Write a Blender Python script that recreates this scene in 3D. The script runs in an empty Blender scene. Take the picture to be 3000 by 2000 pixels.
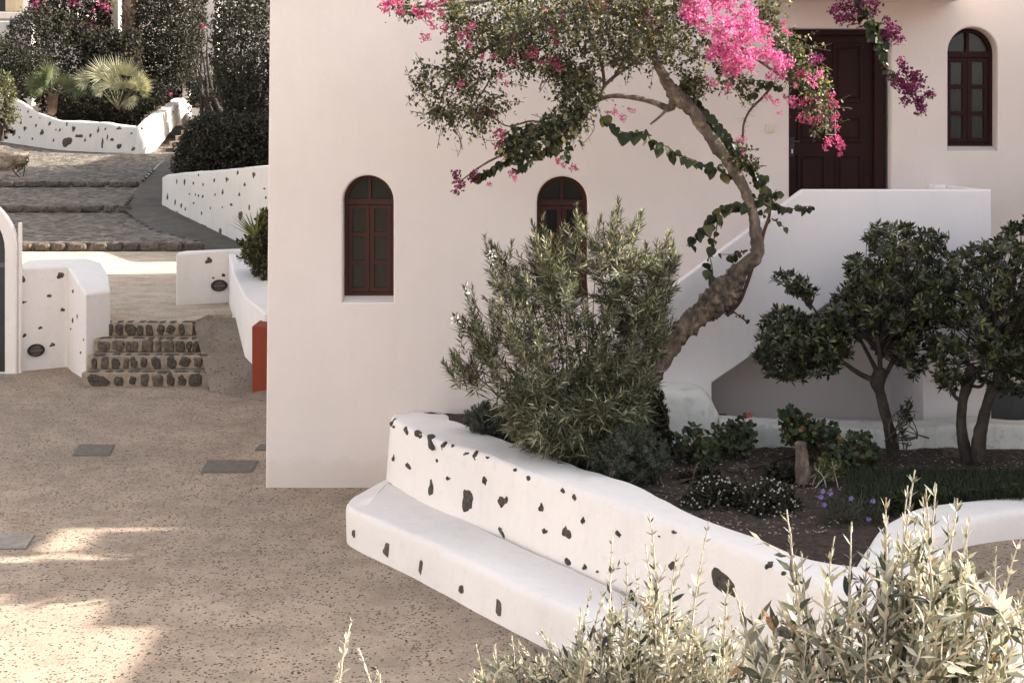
import bpy, bmesh, math, random
import numpy as np
from mathutils import Vector, Matrix, noise, bvhtree

rad = math.radians
S = bpy.context.scene
C = bpy.context.collection
RNG = np.random.default_rng(7)
random.seed(7)

# ------------------------------------------------------------------ camera, world, sun, exposure
F, HC, HY = 4000.0, 4.375, 380.0          # focal length in photo pixels, eye height, horizon row
cam_d = bpy.data.cameras.new('camera'); cam = bpy.data.objects.new('camera', cam_d); C.objects.link(cam)
cam.location = (0, 0, HC); cam.rotation_euler = (rad(90), 0, 0)
cam_d.sensor_width = 36; cam_d.lens = 48; cam_d.shift_y = -(1000 - HY) / 3000
cam_d.clip_start = 0.1; cam_d.clip_end = 500
S.camera = cam

SUN_EL, SUN_AZ = 29.7, 8.0                 # azimuth measured from +X towards +Y
w = bpy.data.worlds.new('World'); S.world = w; w.use_nodes = True
nt = w.node_tree; nt.nodes.clear()
sky = nt.nodes.new('ShaderNodeTexSky'); sky.sky_type = 'NISHITA'; sky.sun_disc = False
sky.sun_elevation = rad(SUN_EL); sky.sun_rotation = rad(90 - SUN_AZ)
sky.dust_density = 3.0; sky.ozone_density = 0.6; sky.air_density = 1.0
hs = nt.nodes.new('ShaderNodeHueSaturation'); hs.inputs['Saturation'].default_value = 0.38
bg = nt.nodes.new('ShaderNodeBackground'); bg.inputs['Strength'].default_value = 0.13
wo = nt.nodes.new('ShaderNodeOutputWorld')
nt.links.new(sky.outputs[0], hs.inputs['Color']); nt.links.new(hs.outputs[0], bg.inputs[0]); nt.links.new(bg.outputs[0], wo.inputs[0])

sl = bpy.data.lights.new('sun', 'SUN'); sl.energy = 4.8; sl.angle = rad(0.6); sl.color = (1.0, 0.955, 0.88)
so = bpy.data.objects.new('sun', sl); C.objects.link(so)
sd = Vector((math.cos(rad(SUN_EL)) * math.cos(rad(SUN_AZ)), math.cos(rad(SUN_EL)) * math.sin(rad(SUN_AZ)), math.sin(rad(SUN_EL))))
so.rotation_euler = sd.to_track_quat('Z', 'Y').to_euler(); so.location = (20, 10, 30)
S.view_settings.view_transform = 'Standard'; S.view_settings.look = 'None'
S.view_settings.gamma = 1.0; S.view_settings.use_curve_mapping = False
S.view_settings.exposure = 1.76
S.cycles.max_bounces = 8; S.cycles.diffuse_bounces = 5; S.cycles.transparent_max_bounces = 8

# ------------------------------------------------------------------ small helpers
def P(x, y, Y):
    return Vector(((x - 1500) / F * Y, Y, HC - (y - HY) / F * Y))
def PZ(x, y, Z):
    Y = F * (HC - Z) / (y - HY)
    return Vector(((x - 1500) / F * Y, Y, Z))
def link(name, data, parent=None):
    o = bpy.data.objects.new(name, data); C.objects.link(o)
    if parent is not None:
        o.parent = parent
        if parent.get('_loc') is not None:
            o.matrix_parent_inverse = Matrix.Translation(-Vector(parent['_loc']))
    return o
def thing(name, label, cat, loc=(0, 0, 0), group=None):
    o = bpy.data.objects.new(name, None); C.objects.link(o); o.location = loc
    o.empty_display_size = 0.2
    o['_loc'] = tuple(loc); o['label'] = label; o['category'] = cat
    if group: o['group'] = group
    return o
def tag(o, label, cat, group=None, kind=None, base=None):
    o['label'] = label; o['category'] = cat
    if group: o['group'] = group
    if kind: o['kind'] = kind
    if base is not None:
        o.data.transform(Matrix.Translation(-Vector(base))); o.location = base
    return o
def struct(o):
    o['kind'] = 'structure'; return o
def finish(me, mat, smooth):
    if mat is not None: me.materials.append(mat)
    if smooth: me.polygons.foreach_set('use_smooth', np.ones(len(me.polygons), dtype=bool))
    me.update()
def mesh_obj(name, verts, faces, mat, parent=None, smooth=False):
    me = bpy.data.meshes.new(name); me.from_pydata([tuple(v) for v in verts], [], faces)
    finish(me, mat, smooth)
    return link(name, me, parent)
def bm_obj(name, bm, mat, parent=None, smooth=False):
    bmesh.ops.recalc_face_normals(bm, faces=bm.faces[:])
    me = bpy.data.meshes.new(name); bm.to_mesh(me); bm.free(); finish(me, mat, smooth)
    return link(name, me, parent)
def add_box(bm, lo, hi, bevel=0.0, seg=2):
    r = bmesh.ops.create_cube(bm, size=1)
    vs = r['verts']
    c = [(a + b) / 2 for a, b in zip(lo, hi)]; s = [abs(b - a) for a, b in zip(lo, hi)]
    for v in vs: v.co = Vector((v.co.x * s[0] + c[0], v.co.y * s[1] + c[1], v.co.z * s[2] + c[2]))
    if bevel:
        es = list({e for v in vs for e in v.link_edges})
        bmesh.ops.bevel(bm, geom=es, offset=bevel, segments=seg, affect='EDGES', profile=0.5)
    return vs
def box_obj(name, lo, hi, mat, parent=None, bevel=0.0, smooth=False, seg=2):
    bm = bmesh.new(); add_box(bm, lo, hi, bevel, seg)
    return bm_obj(name, bm, mat, parent, smooth)
def fast_mesh(name, V, Q):
    """V (n,3), Q (m,k) faces all of k corners"""
    V = np.asarray(V, dtype=np.float32); Q = np.asarray(Q, dtype=np.int32)
    me = bpy.data.meshes.new(name)
    me.vertices.add(len(V)); me.vertices.foreach_set('co', V.ravel())
    k = Q.shape[1]
    me.loops.add(Q.size); me.loops.foreach_set('vertex_index', Q.ravel())
    me.polygons.add(len(Q)); me.polygons.foreach_set('loop_start', np.arange(0, Q.size, k, dtype=np.int32))
    me.update(calc_edges=True)
    return me

class Tubes:
    def __init__(s, n=6): s.n = n; s.V = []; s.Q = []; s.k = 0
    def add(s, pts, radii, wob=0.0, rng=RNG):
        pts = np.asarray([tuple(p) for p in pts], float); m = len(pts)
        radii = np.broadcast_to(np.asarray(radii, float), (m,))
        T = np.gradient(pts, axis=0); T /= np.linalg.norm(T, axis=1)[:, None] + 1e-9
        up = np.array([0, 0, 1.0]) if abs(T[0][2]) < 0.9 else np.array([0, 1.0, 0])
        a = np.linspace(0, 2 * np.pi, s.n, endpoint=False)
        U = np.cross(T, up); U /= np.linalg.norm(U, axis=1)[:, None] + 1e-9
        W = np.cross(U, T)
        R = radii[:, None] * (1 + wob * rng.normal(size=(m, s.n)))
        ring = pts[:, None, :] + R[:, :, None] * (np.cos(a)[None, :, None] * U[:, None, :] + np.sin(a)[None, :, None] * W[:, None, :])
        V = ring.reshape(-1, 3)
        i = np.arange(m - 1)[:, None] * s.n; j = np.arange(s.n)[None, :]; j2 = (j + 1) % s.n
        Q = np.stack([i + j, i + j2, i + s.n + j2, i + s.n + j], -1).reshape(-1, 4)
        s.V.append(V); s.Q.append(Q + s.k); s.k += len(V)
    def build(s, name, mat, parent=None, kind=None):
        me = fast_mesh(name, np.concatenate(s.V), np.concatenate(s.Q)); finish(me, mat, True)
        o = link(name, me, parent)
        if kind: o['kind'] = kind
        return o

def unit(a): return a / (np.linalg.norm(a, axis=-1, keepdims=True) + 1e-9)
class Leaves:
    """batched folded leaf blades, four triangles each"""
    def __init__(s): s.V = []; s.Q = []; s.k = 0; s.count = 0
    def add(s, p, d, n, L, W, mid=0.45, fold=0.18, curl=0.12):
        p = np.asarray(p, float).reshape(-1, 3); m = len(p)
        if m == 0: return
        d = unit(np.asarray(d, float).reshape(-1, 3)); n = np.asarray(n, float).reshape(-1, 3)
        n = unit(n - d * np.sum(n * d, 1, keepdims=True)); side = np.cross(d, n)
        L = np.broadcast_to(np.asarray(L, float), (m,))[:, None]; W = np.broadcast_to(np.asarray(W, float), (m,))[:, None]
        b = p; c = p + d * L * mid - n * W * fold; t = p + d * L - n * L * curl
        l = p + d * L * mid + side * W * .5; r = p + d * L * mid - side * W * .5
        V = np.stack([b, l, r, t, c], 1).reshape(-1, 3)
        k = np.arange(m)[:, None, None] * 5
        Q = (k + np.array([[0, 2, 4], [2, 3, 4], [3, 1, 4], [1, 0, 4]])[None]).reshape(-1, 3)
        s.V.append(V); s.Q.append(Q + s.k); s.k += len(V); s.count += m
    def build(s, name, mat, parent=None, kind='stuff'):
        me = fast_mesh(name, np.concatenate(s.V), np.concatenate(s.Q)); finish(me, mat, False)
        o = link(name, me, parent)
        if kind: o['kind'] = kind
        return o

def catmull(pts, n):
    pts = [np.asarray(tuple(p), float) for p in pts]
    pts = [2 * pts[0] - pts[1]] + pts + [2 * pts[-1] - pts[-2]]
    out = []; seg = len(pts) - 3
    for i in range(n):
        u = i / (n - 1) * seg; k = min(int(u), seg - 1); t = u - k
        a, b, c, d = pts[k:k + 4]
        out.append(0.5 * (2 * b + (c - a) * t + (2 * a - 5 * b + 4 * c - d) * t * t + (3 * b - a - 3 * c + d) * t ** 3))
    return np.array(out)

# ------------------------------------------------------------------ materials
def mat_new(name):
    m = bpy.data.materials.new(name); m.use_nodes = True
    n = m.node_tree; b = n.nodes['Principled BSDF']; return m, n, b
def nd(n, t, **kw):
    x = n.nodes.new(t)
    for k, v in kw.items():
        if k in x.inputs.keys(): x.inputs[k].default_value = v
        else: setattr(x, k, v)
    return x
def ramp(n, fac, stops):
    r = n.nodes.new('ShaderNodeValToRGB'); e = r.color_ramp.elements
    while len(e) > 1: e.remove(e[0])
    for i, (p, c) in enumerate(stops):
        if i == 0: e[0].position = p; q = e[0]
        else: q = e.new(p)
        q.color = (*c, 1) if len(c) == 3 else c
    n.links.new(fac, r.inputs[0]); return r.outputs[0]
def pos(n, scale=(1, 1, 1)):
    g = n.nodes.new('ShaderNodeNewGeometry'); m = n.nodes.new('ShaderNodeMapping'); m.inputs['Scale'].default_value = scale
    n.links.new(g.outputs['Position'], m.inputs[0]); return m.outputs[0]
def noise_n(n, vec, scale, detail=4, rough=.55):
    x = nd(n, 'ShaderNodeTexNoise'); x.inputs['Scale'].default_value = scale; x.inputs['Detail'].default_value = detail; x.inputs['Roughness'].default_value = rough
    n.links.new(vec, x.inputs['Vector']); return x.outputs['Fac']
def mixc(n, fac, a, b, mode='MIX'):
    x = n.nodes.new('ShaderNodeMix'); x.data_type = 'RGBA'; x.blend_type = mode
    for s, v in ((x.inputs[0], fac), (x.inputs[6], a), (x.inputs[7], b)):
        if hasattr(v, 'node'): n.links.new(v, s)
        elif isinstance(v, (int, float)): s.default_value = v
        else: s.default_value = (*v, 1) if len(v) == 3 else v
    return x.outputs[2]
def bump(n, b, h, strength=.3, dist=.01, prev=None):
    x = n.nodes.new('ShaderNodeBump'); x.inputs['Strength'].default_value = strength; x.inputs['Distance'].default_value = dist
    n.links.new(h, x.inputs['Height'])
    if prev is not None: n.links.new(prev, x.inputs['Normal'])
    n.links.new(x.outputs[0], b.inputs['Normal']); return x.outputs[0]

def m_plaster(name, col, dirt=(.45, .40, .34), amt=.25, b1=.5, fine=.15, stain=0.0):
    m, n, b = mat_new(name); v = pos(n)
    big = noise_n(n, v, .7, 5, .6); mid = noise_n(n, v, 5, 6, .6); vs = pos(n, (2.2, 2.2, .35)); st = noise_n(n, vs, 2.5, 5, .65)
    c = mixc(n, ramp(n, big, [(.35, (0, 0, 0)), (.7, (1, 1, 1))]), col, tuple(x * .93 for x in col))
    c = mixc(n, ramp(n, st, [(.5, (0, 0, 0)), (.8, (amt,) * 3)]), c, dirt)
    if stain:
        sp = noise_n(n, v, 9, 8, .7)
        c = mixc(n, ramp(n, sp, [(.55, (0, 0, 0)), (.75, (stain,) * 3)]), c, (.22, .19, .15))
    n.links.new(c, b.inputs['Base Color']); b.inputs['Roughness'].default_value = .9; b.inputs['Specular IOR Level'].default_value = .2
    p = bump(n, b, mid, b1, .02); bump(n, b, noise_n(n, v, 60, 5, .6), fine, .004, p)
    return m
M = {}
M['house'] = m_plaster('house_plaster', (.715, .635, .592), dirt=(.62, .53, .47), amt=.2, b1=.35, fine=.16)
M['white'] = m_plaster('whitewash', (.83, .765, .715), amt=.14, b1=.7, fine=.25, stain=.14)
M['stairwhite'] = m_plaster('stair_whitewash', (.84, .79, .79), amt=.10, b1=.25, fine=.12)
M['dirtywhite'] = m_plaster('weathered_whitewash', (.74, .71, .66), dirt=(.30, .27, .20), amt=.55, b1=.9, fine=.3, stain=.5)
M['farwhite'] = m_plaster('far_whitewash', (.72, .655, .59), amt=.25, b1=.6)
M['cream'] = m_plaster('cream_plaster', (.72, .62, .47), amt=.1)
M['red'] = m_plaster('terracotta_paint', (.26, .058, .030), dirt=(.16, .05, .03), amt=.3, b1=.2)
M['greyblock'] = m_plaster('grey_concrete', (.10, .10, .10), dirt=(.05, .05, .05), amt=.5, b1=.4)

def m_ground(name, base, dark, dens=.32, cell=24, tone=.75, joint=None):
    m, n, b = mat_new(name); v = pos(n)
    jit = nd(n, 'ShaderNodeTexNoise'); jit.inputs['Scale'].default_value = 30; n.links.new(v, jit.inputs['Vector'])
    wn = nd(n, 'ShaderNodeTexNoise'); wn.inputs['Scale'].default_value = 14; wn.inputs['Detail'].default_value = 3; n.links.new(v, wn.inputs['Vector'])
    wv = n.nodes.new('ShaderNodeVectorMath'); wv.operation = 'MULTIPLY_ADD'; wv.inputs[1].default_value = (.07, .07, .07); n.links.new(wn.outputs['Color'], wv.inputs[0]); n.links.new(v, wv.inputs[2])
    vor = nd(n, 'ShaderNodeTexVoronoi'); vor.inputs['Scale'].default_value = cell; n.links.new(wv.outputs[0], vor.inputs['Vector'])
    sep = nd(n, 'ShaderNodeSeparateColor'); n.links.new(vor.outputs['Color'], sep.inputs[0])
    patch = noise_n(n, v, 1.6, 8, .72)
    # pebble radius threshold varies per cell and by patch
    a = nd(n, 'ShaderNodeMath', operation='MULTIPLY'); n.links.new(sep.outputs[0], a.inputs[0]); n.links.new(patch, a.inputs[1])
    th = nd(n, 'ShaderNodeMapRange'); n.links.new(a.outputs[0], th.inputs[0])
    th.inputs[1].default_value = dens; th.inputs[2].default_value = dens + .22; th.inputs[3].default_value = 0; th.inputs[4].default_value = .42
    d2 = nd(n, 'ShaderNodeMath', operation='MULTIPLY_ADD'); n.links.new(jit.outputs['Fac'], d2.inputs[0]); d2.inputs[1].default_value = .35; n.links.new(vor.outputs['Distance'], d2.inputs[2])
    d3 = nd(n, 'ShaderNodeMath', operation='SUBTRACT'); n.links.new(th.outputs[0], d3.inputs[0])
    d4 = nd(n, 'ShaderNodeMath', operation='SUBTRACT'); n.links.new(d2.outputs[0], d4.inputs[0]); d4.inputs[1].default_value = .17
    n.links.new(d4.outputs[0], d3.inputs[1])
    mask = nd(n, 'ShaderNodeMapRange'); n.links.new(d3.outputs[0], mask.inputs[0]); mask.inputs[1].default_value = -.03; mask.inputs[2].default_value = .05
    v2 = nd(n, 'ShaderNodeTexVoronoi'); v2.inputs['Scale'].default_value = cell * 3.2; n.links.new(v, v2.inputs['Vector'])
    s2 = nd(n, 'ShaderNodeSeparateColor'); n.links.new(v2.outputs['Color'], s2.inputs[0])
    c = mixc(n, ramp(n, noise_n(n, v, .45, 6, .65), [(.3, (0, 0, 0)), (.7, (1, 1, 1))]), tuple(x * tone for x in base), base)
    c = mixc(n, ramp(n, s2.outputs[0], [(.45, (0, 0, 0)), (1, (.5, .5, .5))]), c, tuple(x * .55 for x in base))
    c = mixc(n, ramp(n, s2.outputs[1], [(.8, (0, 0, 0)), (1, (.45, .45, .45))]), c, tuple(min(1, x * 1.5) for x in base))
    c = mixc(n, mask.outputs[0], c, dark)
    c = mixc(n, ramp(n, noise_n(n, v, 1.9, 9, .75), [(.44, (0, 0, 0)), (.66, (.8, .8, .8))]), c, tuple(x * .5 for x in base))
    n.links.new(c, b.inputs['Base Color']); b.inputs['Roughness'].default_value = .88; b.inputs['Specular IOR Level'].default_value = .25
    p = bump(n, b, v2.outputs['Distance'], .5, .008); p = bump(n, b, mask.outputs[0], .5, .006, p)
    bump(n, b, noise_n(n, v, 3, 6, .7), .25, .03, p)
    return m
M['ground'] = m_ground('exposed_aggregate', (.47, .355, .260), (.060, .040, .028), dens=.14, cell=30, tone=.64)
M['ground2'] = m_ground('upper_aggregate', (.56, .44, .325), (.13, .095, .07), dens=.30, cell=20)
M['ramp'] = m_ground('ramp_concrete', (.27, .212, .160), (.09, .07, .052), dens=.22, cell=20)
M['path'] = m_ground('smooth_path', (.14, .118, .098), (.07, .057, .047), dens=.45, cell=18)
def m_cobble(name):
    m, n, b = mat_new(name); v = pos(n, (1, .8, 1))
    vor = nd(n, 'ShaderNodeTexVoronoi', feature='DISTANCE_TO_EDGE'); vor.inputs['Scale'].default_value = 5.5; n.links.new(v, vor.inputs['Vector'])
    vc = nd(n, 'ShaderNodeTexVoronoi'); vc.inputs['Scale'].default_value = 5.5; n.links.new(v, vc.inputs['Vector'])
    s2 = nd(n, 'ShaderNodeSeparateColor'); n.links.new(vc.outputs['Color'], s2.inputs[0])
    c = ramp(n, s2.outputs[0], [(0, (.035, .027, .020)), (.5, (.115, .089, .066)), (1, (.24, .19, .14))])
    k = ramp(n, vor.outputs['Distance'], [(.02, (0, 0, 0)), (.12, (1, 1, 1))])
    c = mixc(n, k, (.15, .125, .10), c)
    n.links.new(c, b.inputs['Base Color']); b.inputs['Roughness'].default_value = .85
    bump(n, b, k, .8, .03); return m
M['cobble'] = m_cobble('lava_cobbles')
def splash(m):
    n = m.node_tree; b = n.nodes['Principled BSDF']; src = b.inputs['Base Color'].links[0].from_socket
    g = n.nodes.new('ShaderNodeNewGeometry'); sx_ = n.nodes.new('ShaderNodeSeparateXYZ'); n.links.new(g.outputs['Position'], sx_.inputs[0])
    nz = noise_n(n, g.outputs['Position'], 3.5, 7, .65); a = n.nodes.new('ShaderNodeMath'); a.operation = 'MULTIPLY_ADD'; n.links.new(nz, a.inputs[0]); a.inputs[1].default_value = -.55; n.links.new(sx_.outputs[2], a.inputs[2])
    f = ramp(n, a.outputs[0], [(0, (.22, .22, .22)), (.12, (0, 0, 0))]); c = mixc(n, f, src, (.50, .40, .31))
    # thin hairline cracks and stray marks
    v = pos(n, (1, 1, .6)); vo = nd(n, 'ShaderNodeTexVoronoi', feature='DISTANCE_TO_EDGE'); vo.inputs['Scale'].default_value = .55
    wv = n.nodes.new('ShaderNodeVectorMath'); wv.operation = 'MULTIPLY_ADD'; wv.inputs[1].default_value = (.5, .5, .5); nn = n.nodes.new('ShaderNodeTexNoise'); nn.inputs['Scale'].default_value = 2; nn.inputs['Detail'].default_value = 6
    n.links.new(v, nn.inputs['Vector']); n.links.new(nn.outputs['Color'], wv.inputs[0]); n.links.new(v, wv.inputs[2]); n.links.new(wv.outputs[0], vo.inputs['Vector'])
    k = ramp(n, vo.outputs['Distance'], [(0, (.10, .10, .10)), (.003, (0, 0, 0))]); gate = ramp(n, noise_n(n, g.outputs['Position'], .6, 2, .5), [(.52, (0, 0, 0)), (.6, (1, 1, 1))])
    c = mixc(n, mixc(n, 1, k, gate, 'MULTIPLY'), c, (.45, .38, .33)); n.links.new(c, b.inputs['Base Color'])
splash(M['house'])
def m_simple(name, cols, rough=.6, scale=8, bs=.3, bd=.01, spec=.5, metal=0, stretch=(1, 1, 1), bscale=None):
    m, n, b = mat_new(name); v = pos(n, stretch)
    c = ramp(n, noise_n(n, v, scale, 6, .6), [(.3, cols[0]), (.7, cols[-1])])
    n.links.new(c, b.inputs['Base Color']); b.inputs['Roughness'].default_value = rough; b.inputs['Specular IOR Level'].default_value = spec; b.inputs['Metallic'].default_value = metal
    if bs: bump(n, b, noise_n(n, v, bscale or scale * 3, 6, .65), bs, bd)
    return m
M['stone'] = m_simple('lava_stone', [(.030, .023, .018), (.17, .135, .105)], .95, 30, 1, .03)
M['stone2'] = m_simple('brown_stone', [(.06, .045, .035), (.20, .15, .11)], .9, 14, 1, .03)
M['mortar'] = m_simple('mortar', [(.20, .155, .115), (.42, .33, .24)], .95, 10, .8, .02)
M['soil'] = m_simple('soil', [(.020, .013, .010), (.10, .064, .045)], 1, 14, 1, .05, bscale=25)
M['wood_dark'] = m_simple('oxblood_paint', [(.017, .0035, .0035), (.024, .006, .005)], .6, 6, .1, .002, spec=.2, stretch=(1, 1, .1))
M['wood_red'] = m_simple('red_brown_paint', [(.038, .010, .007), (.060, .017, .011)], .55, 6, .15, .002, spec=.3, stretch=(1, 1, .1))
M['glass'] = m_simple('dark_glass', [(.010, .010, .009), (.018, .017, .015)], .18, 2, .15, .01, spec=.3)
M['curtain'] = m_simple('net_curtain', [(.06, .055, .05), (.10, .09, .085)], .7, 9, .2, .01, stretch=(6, 6, .3))
M['iron'] = m_simple('dark_iron', [(.13, .108, .085), (.19, .16, .13)], .8, 10, .3, .003, spec=.2)
M['grate'] = m_simple('grey_grate', [(.30, .27, .23), (.42, .38, .33)], .7, 10, .3, .003, spec=.2)
M['black'] = m_simple('black_plastic', [(.012, .012, .012), (.02, .02, .02)], .5, 4, 0)
M['ivory'] = m_simple('ivory_plastic', [(.60, .56, .45), (.64, .60, .50)], .5, 4, 0)
M['whitemetal'] = m_simple('white_metal', [(.7, .7, .7), (.8, .8, .8)], .4, 4, 0)
M['bluegrey'] = m_simple('blue_grey_paint', [(.06, .08, .10), (.09, .11, .13)], .5, 4, 0)
M['shutter'] = m_simple('tan_curtain', [(.36, .27, .16), (.50, .40, .26)], .8, 3, .2, .01, stretch=(12, 12, .1))
def m_bark(name, cols, s=9):
    m, n, b = mat_new(name); v = pos(n, (1, 1, .55))
    f = noise_n(n, v, s, 8, .7); c = ramp(n, f, [(.28, cols[0]), (.5, cols[1]), (.72, cols[2])])
    n.links.new(c, b.inputs['Base Color']); b.inputs['Roughness'].default_value = .9
    vo = nd(n, 'ShaderNodeTexVoronoi'); vo.inputs['Scale'].default_value = s * 3; n.links.new(v, vo.inputs['Vector'])
    p = bump(n, b, f, 1, .04); bump(n, b, vo.outputs['Distance'], .6, .012, p); return m
M['bark'] = m_bark('pale_bark', [(.03, .021, .016), (.12, .088, .066), (.36, .27, .20)], 7)
M['bark_dark'] = m_bark('dark_bark', [(.014, .010, .008), (.038, .028, .021), (.085, .064, .048)])
M['twig'] = m_bark('twig_bark', [(.05, .035, .025), (.11, .08, .055), (.18, .13, .09)], 20)
M['twig_pale'] = m_bark('pale_twig_bark', [(.46, .39, .28), (.62, .55, .42), (.74, .67, .53)], 20)
M['twig_green'] = m_bark('green_twig_bark', [(.07, .075, .03), (.13, .13, .06), (.20, .18, .10)], 20)
M['twig_red'] = m_bark('red_twig_bark', [(.05, .018, .012), (.10, .04, .03), (.14, .07, .05)], 20)
M['palm_bark'] = m_bark('palm_bark', [(.12, .07, .045), (.30, .20, .13), (.48, .36, .26)], 5)
def m_leaf(name, stops, trans=.35, rough=.55, spec=.18, tcol=None):
    m, n, b = mat_new(name)
    g = n.nodes.new('ShaderNodeNewGeometry')
    c = ramp(n, g.outputs['Random Per Island'], stops)
    c2 = mixc(n, g.outputs['Backfacing'], c, mixc(n, .10, c, (.30, .30, .22)))
    n.links.new(c2, b.inputs['Base Color']); b.inputs['Roughness'].default_value = rough; b.inputs['Specular IOR Level'].default_value = spec
    t = n.nodes.new('ShaderNodeBsdfTranslucent'); x = n.nodes.new('ShaderNodeMixShader'); x.inputs[0].default_value = trans
    n.links.new(mixc(n, 1, c, tcol or (1.6, 1.5, .7), 'MULTIPLY'), t.inputs[0])
    n.links.new(b.outputs[0], x.inputs[1]); n.links.new(t.outputs[0], x.inputs[2])
    n.links.new(x.outputs[0], n.nodes['Material Output'].inputs[0]); return m
M['l_oleander'] = m_leaf('oleander_leaf', [(0, (.030, .033, .019)), (.45, (.085, .088, .054)), (.8, (.23, .225, .15)), (1, (.48, .44, .31))], .3, tcol=(1.35, 1.35, .85))
M['l_olive'] = m_leaf('olive_leaf', [(0, (.03, .036, .024)), (.3, (.09, .095, .062)), (.5, (.32, .31, .235)), (.9, (.56, .53, .44)), (1, (.34, .19, .10))], .2, tcol=(1.2, 1.15, .8))
M['l_boug'] = m_leaf('bougainvillea_leaf', [(0, (.018, .024, .010)), (.5, (.040, .050, .022)), (.8, (.11, .11, .05)), (1, (.38, .33, .18))], .3, .5, .3)
M['l_heart'] = m_leaf('heart_leaf', [(0, (.016, .025, .012)), (1, (.040, .054, .026))], .2, .6, .2)
def m_heart():
    m, n, b = mat_new('hanging_leaf'); oi = n.nodes.new('ShaderNodeObjectInfo'); c = ramp(n, oi.outputs['Random'], [(0, (.016, .025, .012)), (.7, (.040, .054, .026)), (.93, (.09, .10, .045)), (1, (.16, .13, .06))])
    n.links.new(c, b.inputs['Base Color']); b.inputs['Roughness'].default_value = .5; b.inputs['Specular IOR Level'].default_value = .3
    t = n.nodes.new('ShaderNodeBsdfTranslucent'); x = n.nodes.new('ShaderNodeMixShader'); x.inputs[0].default_value = .25
    n.links.new(mixc(n, 1, c, (1.6, 1.6, .7), 'MULTIPLY'), t.inputs[0]); n.links.new(b.outputs[0], x.inputs[1]); n.links.new(t.outputs[0], x.inputs[2]); n.links.new(x.outputs[0], n.nodes['Material Output'].inputs[0]); return m
M['l_heart'] = m_heart()
M['l_pitto'] = m_leaf('pittosporum_leaf', [(0, (.010, .014, .007)), (.6, (.026, .034, .014)), (.9, (.065, .072, .026)), (1, (.19, .17, .06))], .2, .38, .35)
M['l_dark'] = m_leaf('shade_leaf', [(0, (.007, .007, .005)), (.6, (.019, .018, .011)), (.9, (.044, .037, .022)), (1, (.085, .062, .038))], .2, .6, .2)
M['l_garden'] = m_leaf('garden_leaf', [(0, (.06, .075, .03)), (.6, (.12, .14, .05)), (1, (.24, .24, .10))], .35)
M['l_mixed'] = m_leaf('mixed_leaf', [(0, (.015, .018, .008)), (.5, (.05, .055, .025)), (.8, (.13, .13, .06)), (1, (.26, .23, .12))])
M['l_ger'] = m_leaf('geranium_leaf', [(0, (.025, .04, .018)), (.8, (.05, .07, .028)), (.92, (.10, .11, .04)), (1, (.30, .16, .05))], .3)
M['l_lav'] = m_leaf('lavender_leaf', [(0, (.035, .045, .038)), (1, (.095, .11, .085))], .2)
M['l_cover'] = m_leaf('groundcover_leaf', [(0, (.014, .020, .010)), (1, (.040, .050, .022))], .2)
M['l_palm'] = m_leaf('fan_palm_leaf', [(0, (.20, .21, .13)), (1, (.46, .42, .28))], .35, tcol=(1.3, 1.25, .8))
M['l_palmdark'] = m_leaf('dark_palm_leaf', [(0, (.06, .08, .04)), (1, (.12, .13, .06))], .35)
M['pink'] = m_leaf('pink_bract', [(0, (.48, .085, .20)), (.6, (.68, .17, .35)), (1, (.84, .38, .60))], .35, .6, .2, (1.15, .9, 1.1))
M['rose'] = m_leaf('rose_bract', [(0, (.38, .045, .12)), (.6, (.56, .095, .22)), (1, (.70, .20, .36))], .35, .6, .2, (1.15, .9, 1.1))
M['purple'] = m_leaf('purple_bract', [(0, (.13, .010, .060)), (1, (.24, .026, .11))], .3, .6, .2, (1.15, .9, 1.1))
M['petal_white'] = m_leaf('white_petal', [(0, (.42, .42, .36)), (1, (.6, .6, .54))], .3, .6, .2, (1, 1, 1))
M['petal_violet'] = m_leaf('violet_petal', [(0, (.16, .10, .34)), (1, (.28, .18, .50))], .3, .6, .2, (1, 1, 1))
M['petal_red'] = m_leaf('red_petal', [(0, (.35, .03, .02)), (1, (.5, .06, .03))], .3, .6, .2, (1, 1, 1))

# ------------------------------------------------------------------ ground and levels
Z1 = .94
def grid_obj(name, xs, ys, zf, mat, nz=0.0):
    V = [(x, y, zf(x, y) + (nz * noise.noise(Vector((x * 2, y * 2, 0))) if nz else 0)) for y in ys for x in xs]
    nx = len(xs); Q = [(j * nx + i, j * nx + i + 1, (j + 1) * nx + i + 1, (j + 1) * nx + i) for j in range(len(ys) - 1) for i in range(nx - 1)]
    return struct(mesh_obj(name, V, Q, mat, None, True))
struct(mesh_obj('ground', [(-200, -60, 0), (200, -60, 0), (200, 300, 0), (-200, 300, 0)], [(0, 1, 2, 3)], M['ground']))
# upper plaza slab
bm = bmesh.new()
pl = [(-45, 26.2), (-8.1, 26.2), (-7.6, 24.9), (-7.35, 24.38), (-5.72, 24.38), (-5.66, 25.4), (-3.0, 25.9), (-3.0, 38.6), (-45, 38.6)]
top = [bm.verts.new((x, y, Z1)) for x, y in pl]; bot = [bm.verts.new((x, y, -.05)) for x, y in pl]
bm.faces.new(top)
for i in range(len(pl)): j = (i + 1) % len(pl); bm.faces.new((bot[i], bot[j], top[j], top[i]))
struct(bm_obj('upper_plaza', bm, M['ground2']))
# ramp beside the steps
def rampf():
    V = []; n = 14
    for j in range(n + 1):
        t = j / n
        a = Vector((-5.04 - .69 * t, 22.8 + 1.75 * t, Z1 * t + .004)); b = Vector((-3.6, 21.6 + 4.2 * t, Z1 * t + .004))
        for i in range(7): V.append(a.lerp(b, i / 6))
    Q = [(j * 7 + i, j * 7 + i + 1, (j + 1) * 7 + i + 1, (j + 1) * 7 + i) for j in range(n) for i in range(6)]
    return struct(mesh_obj('ramp', V, Q, M['ramp'], None, True))
rampf()

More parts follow.
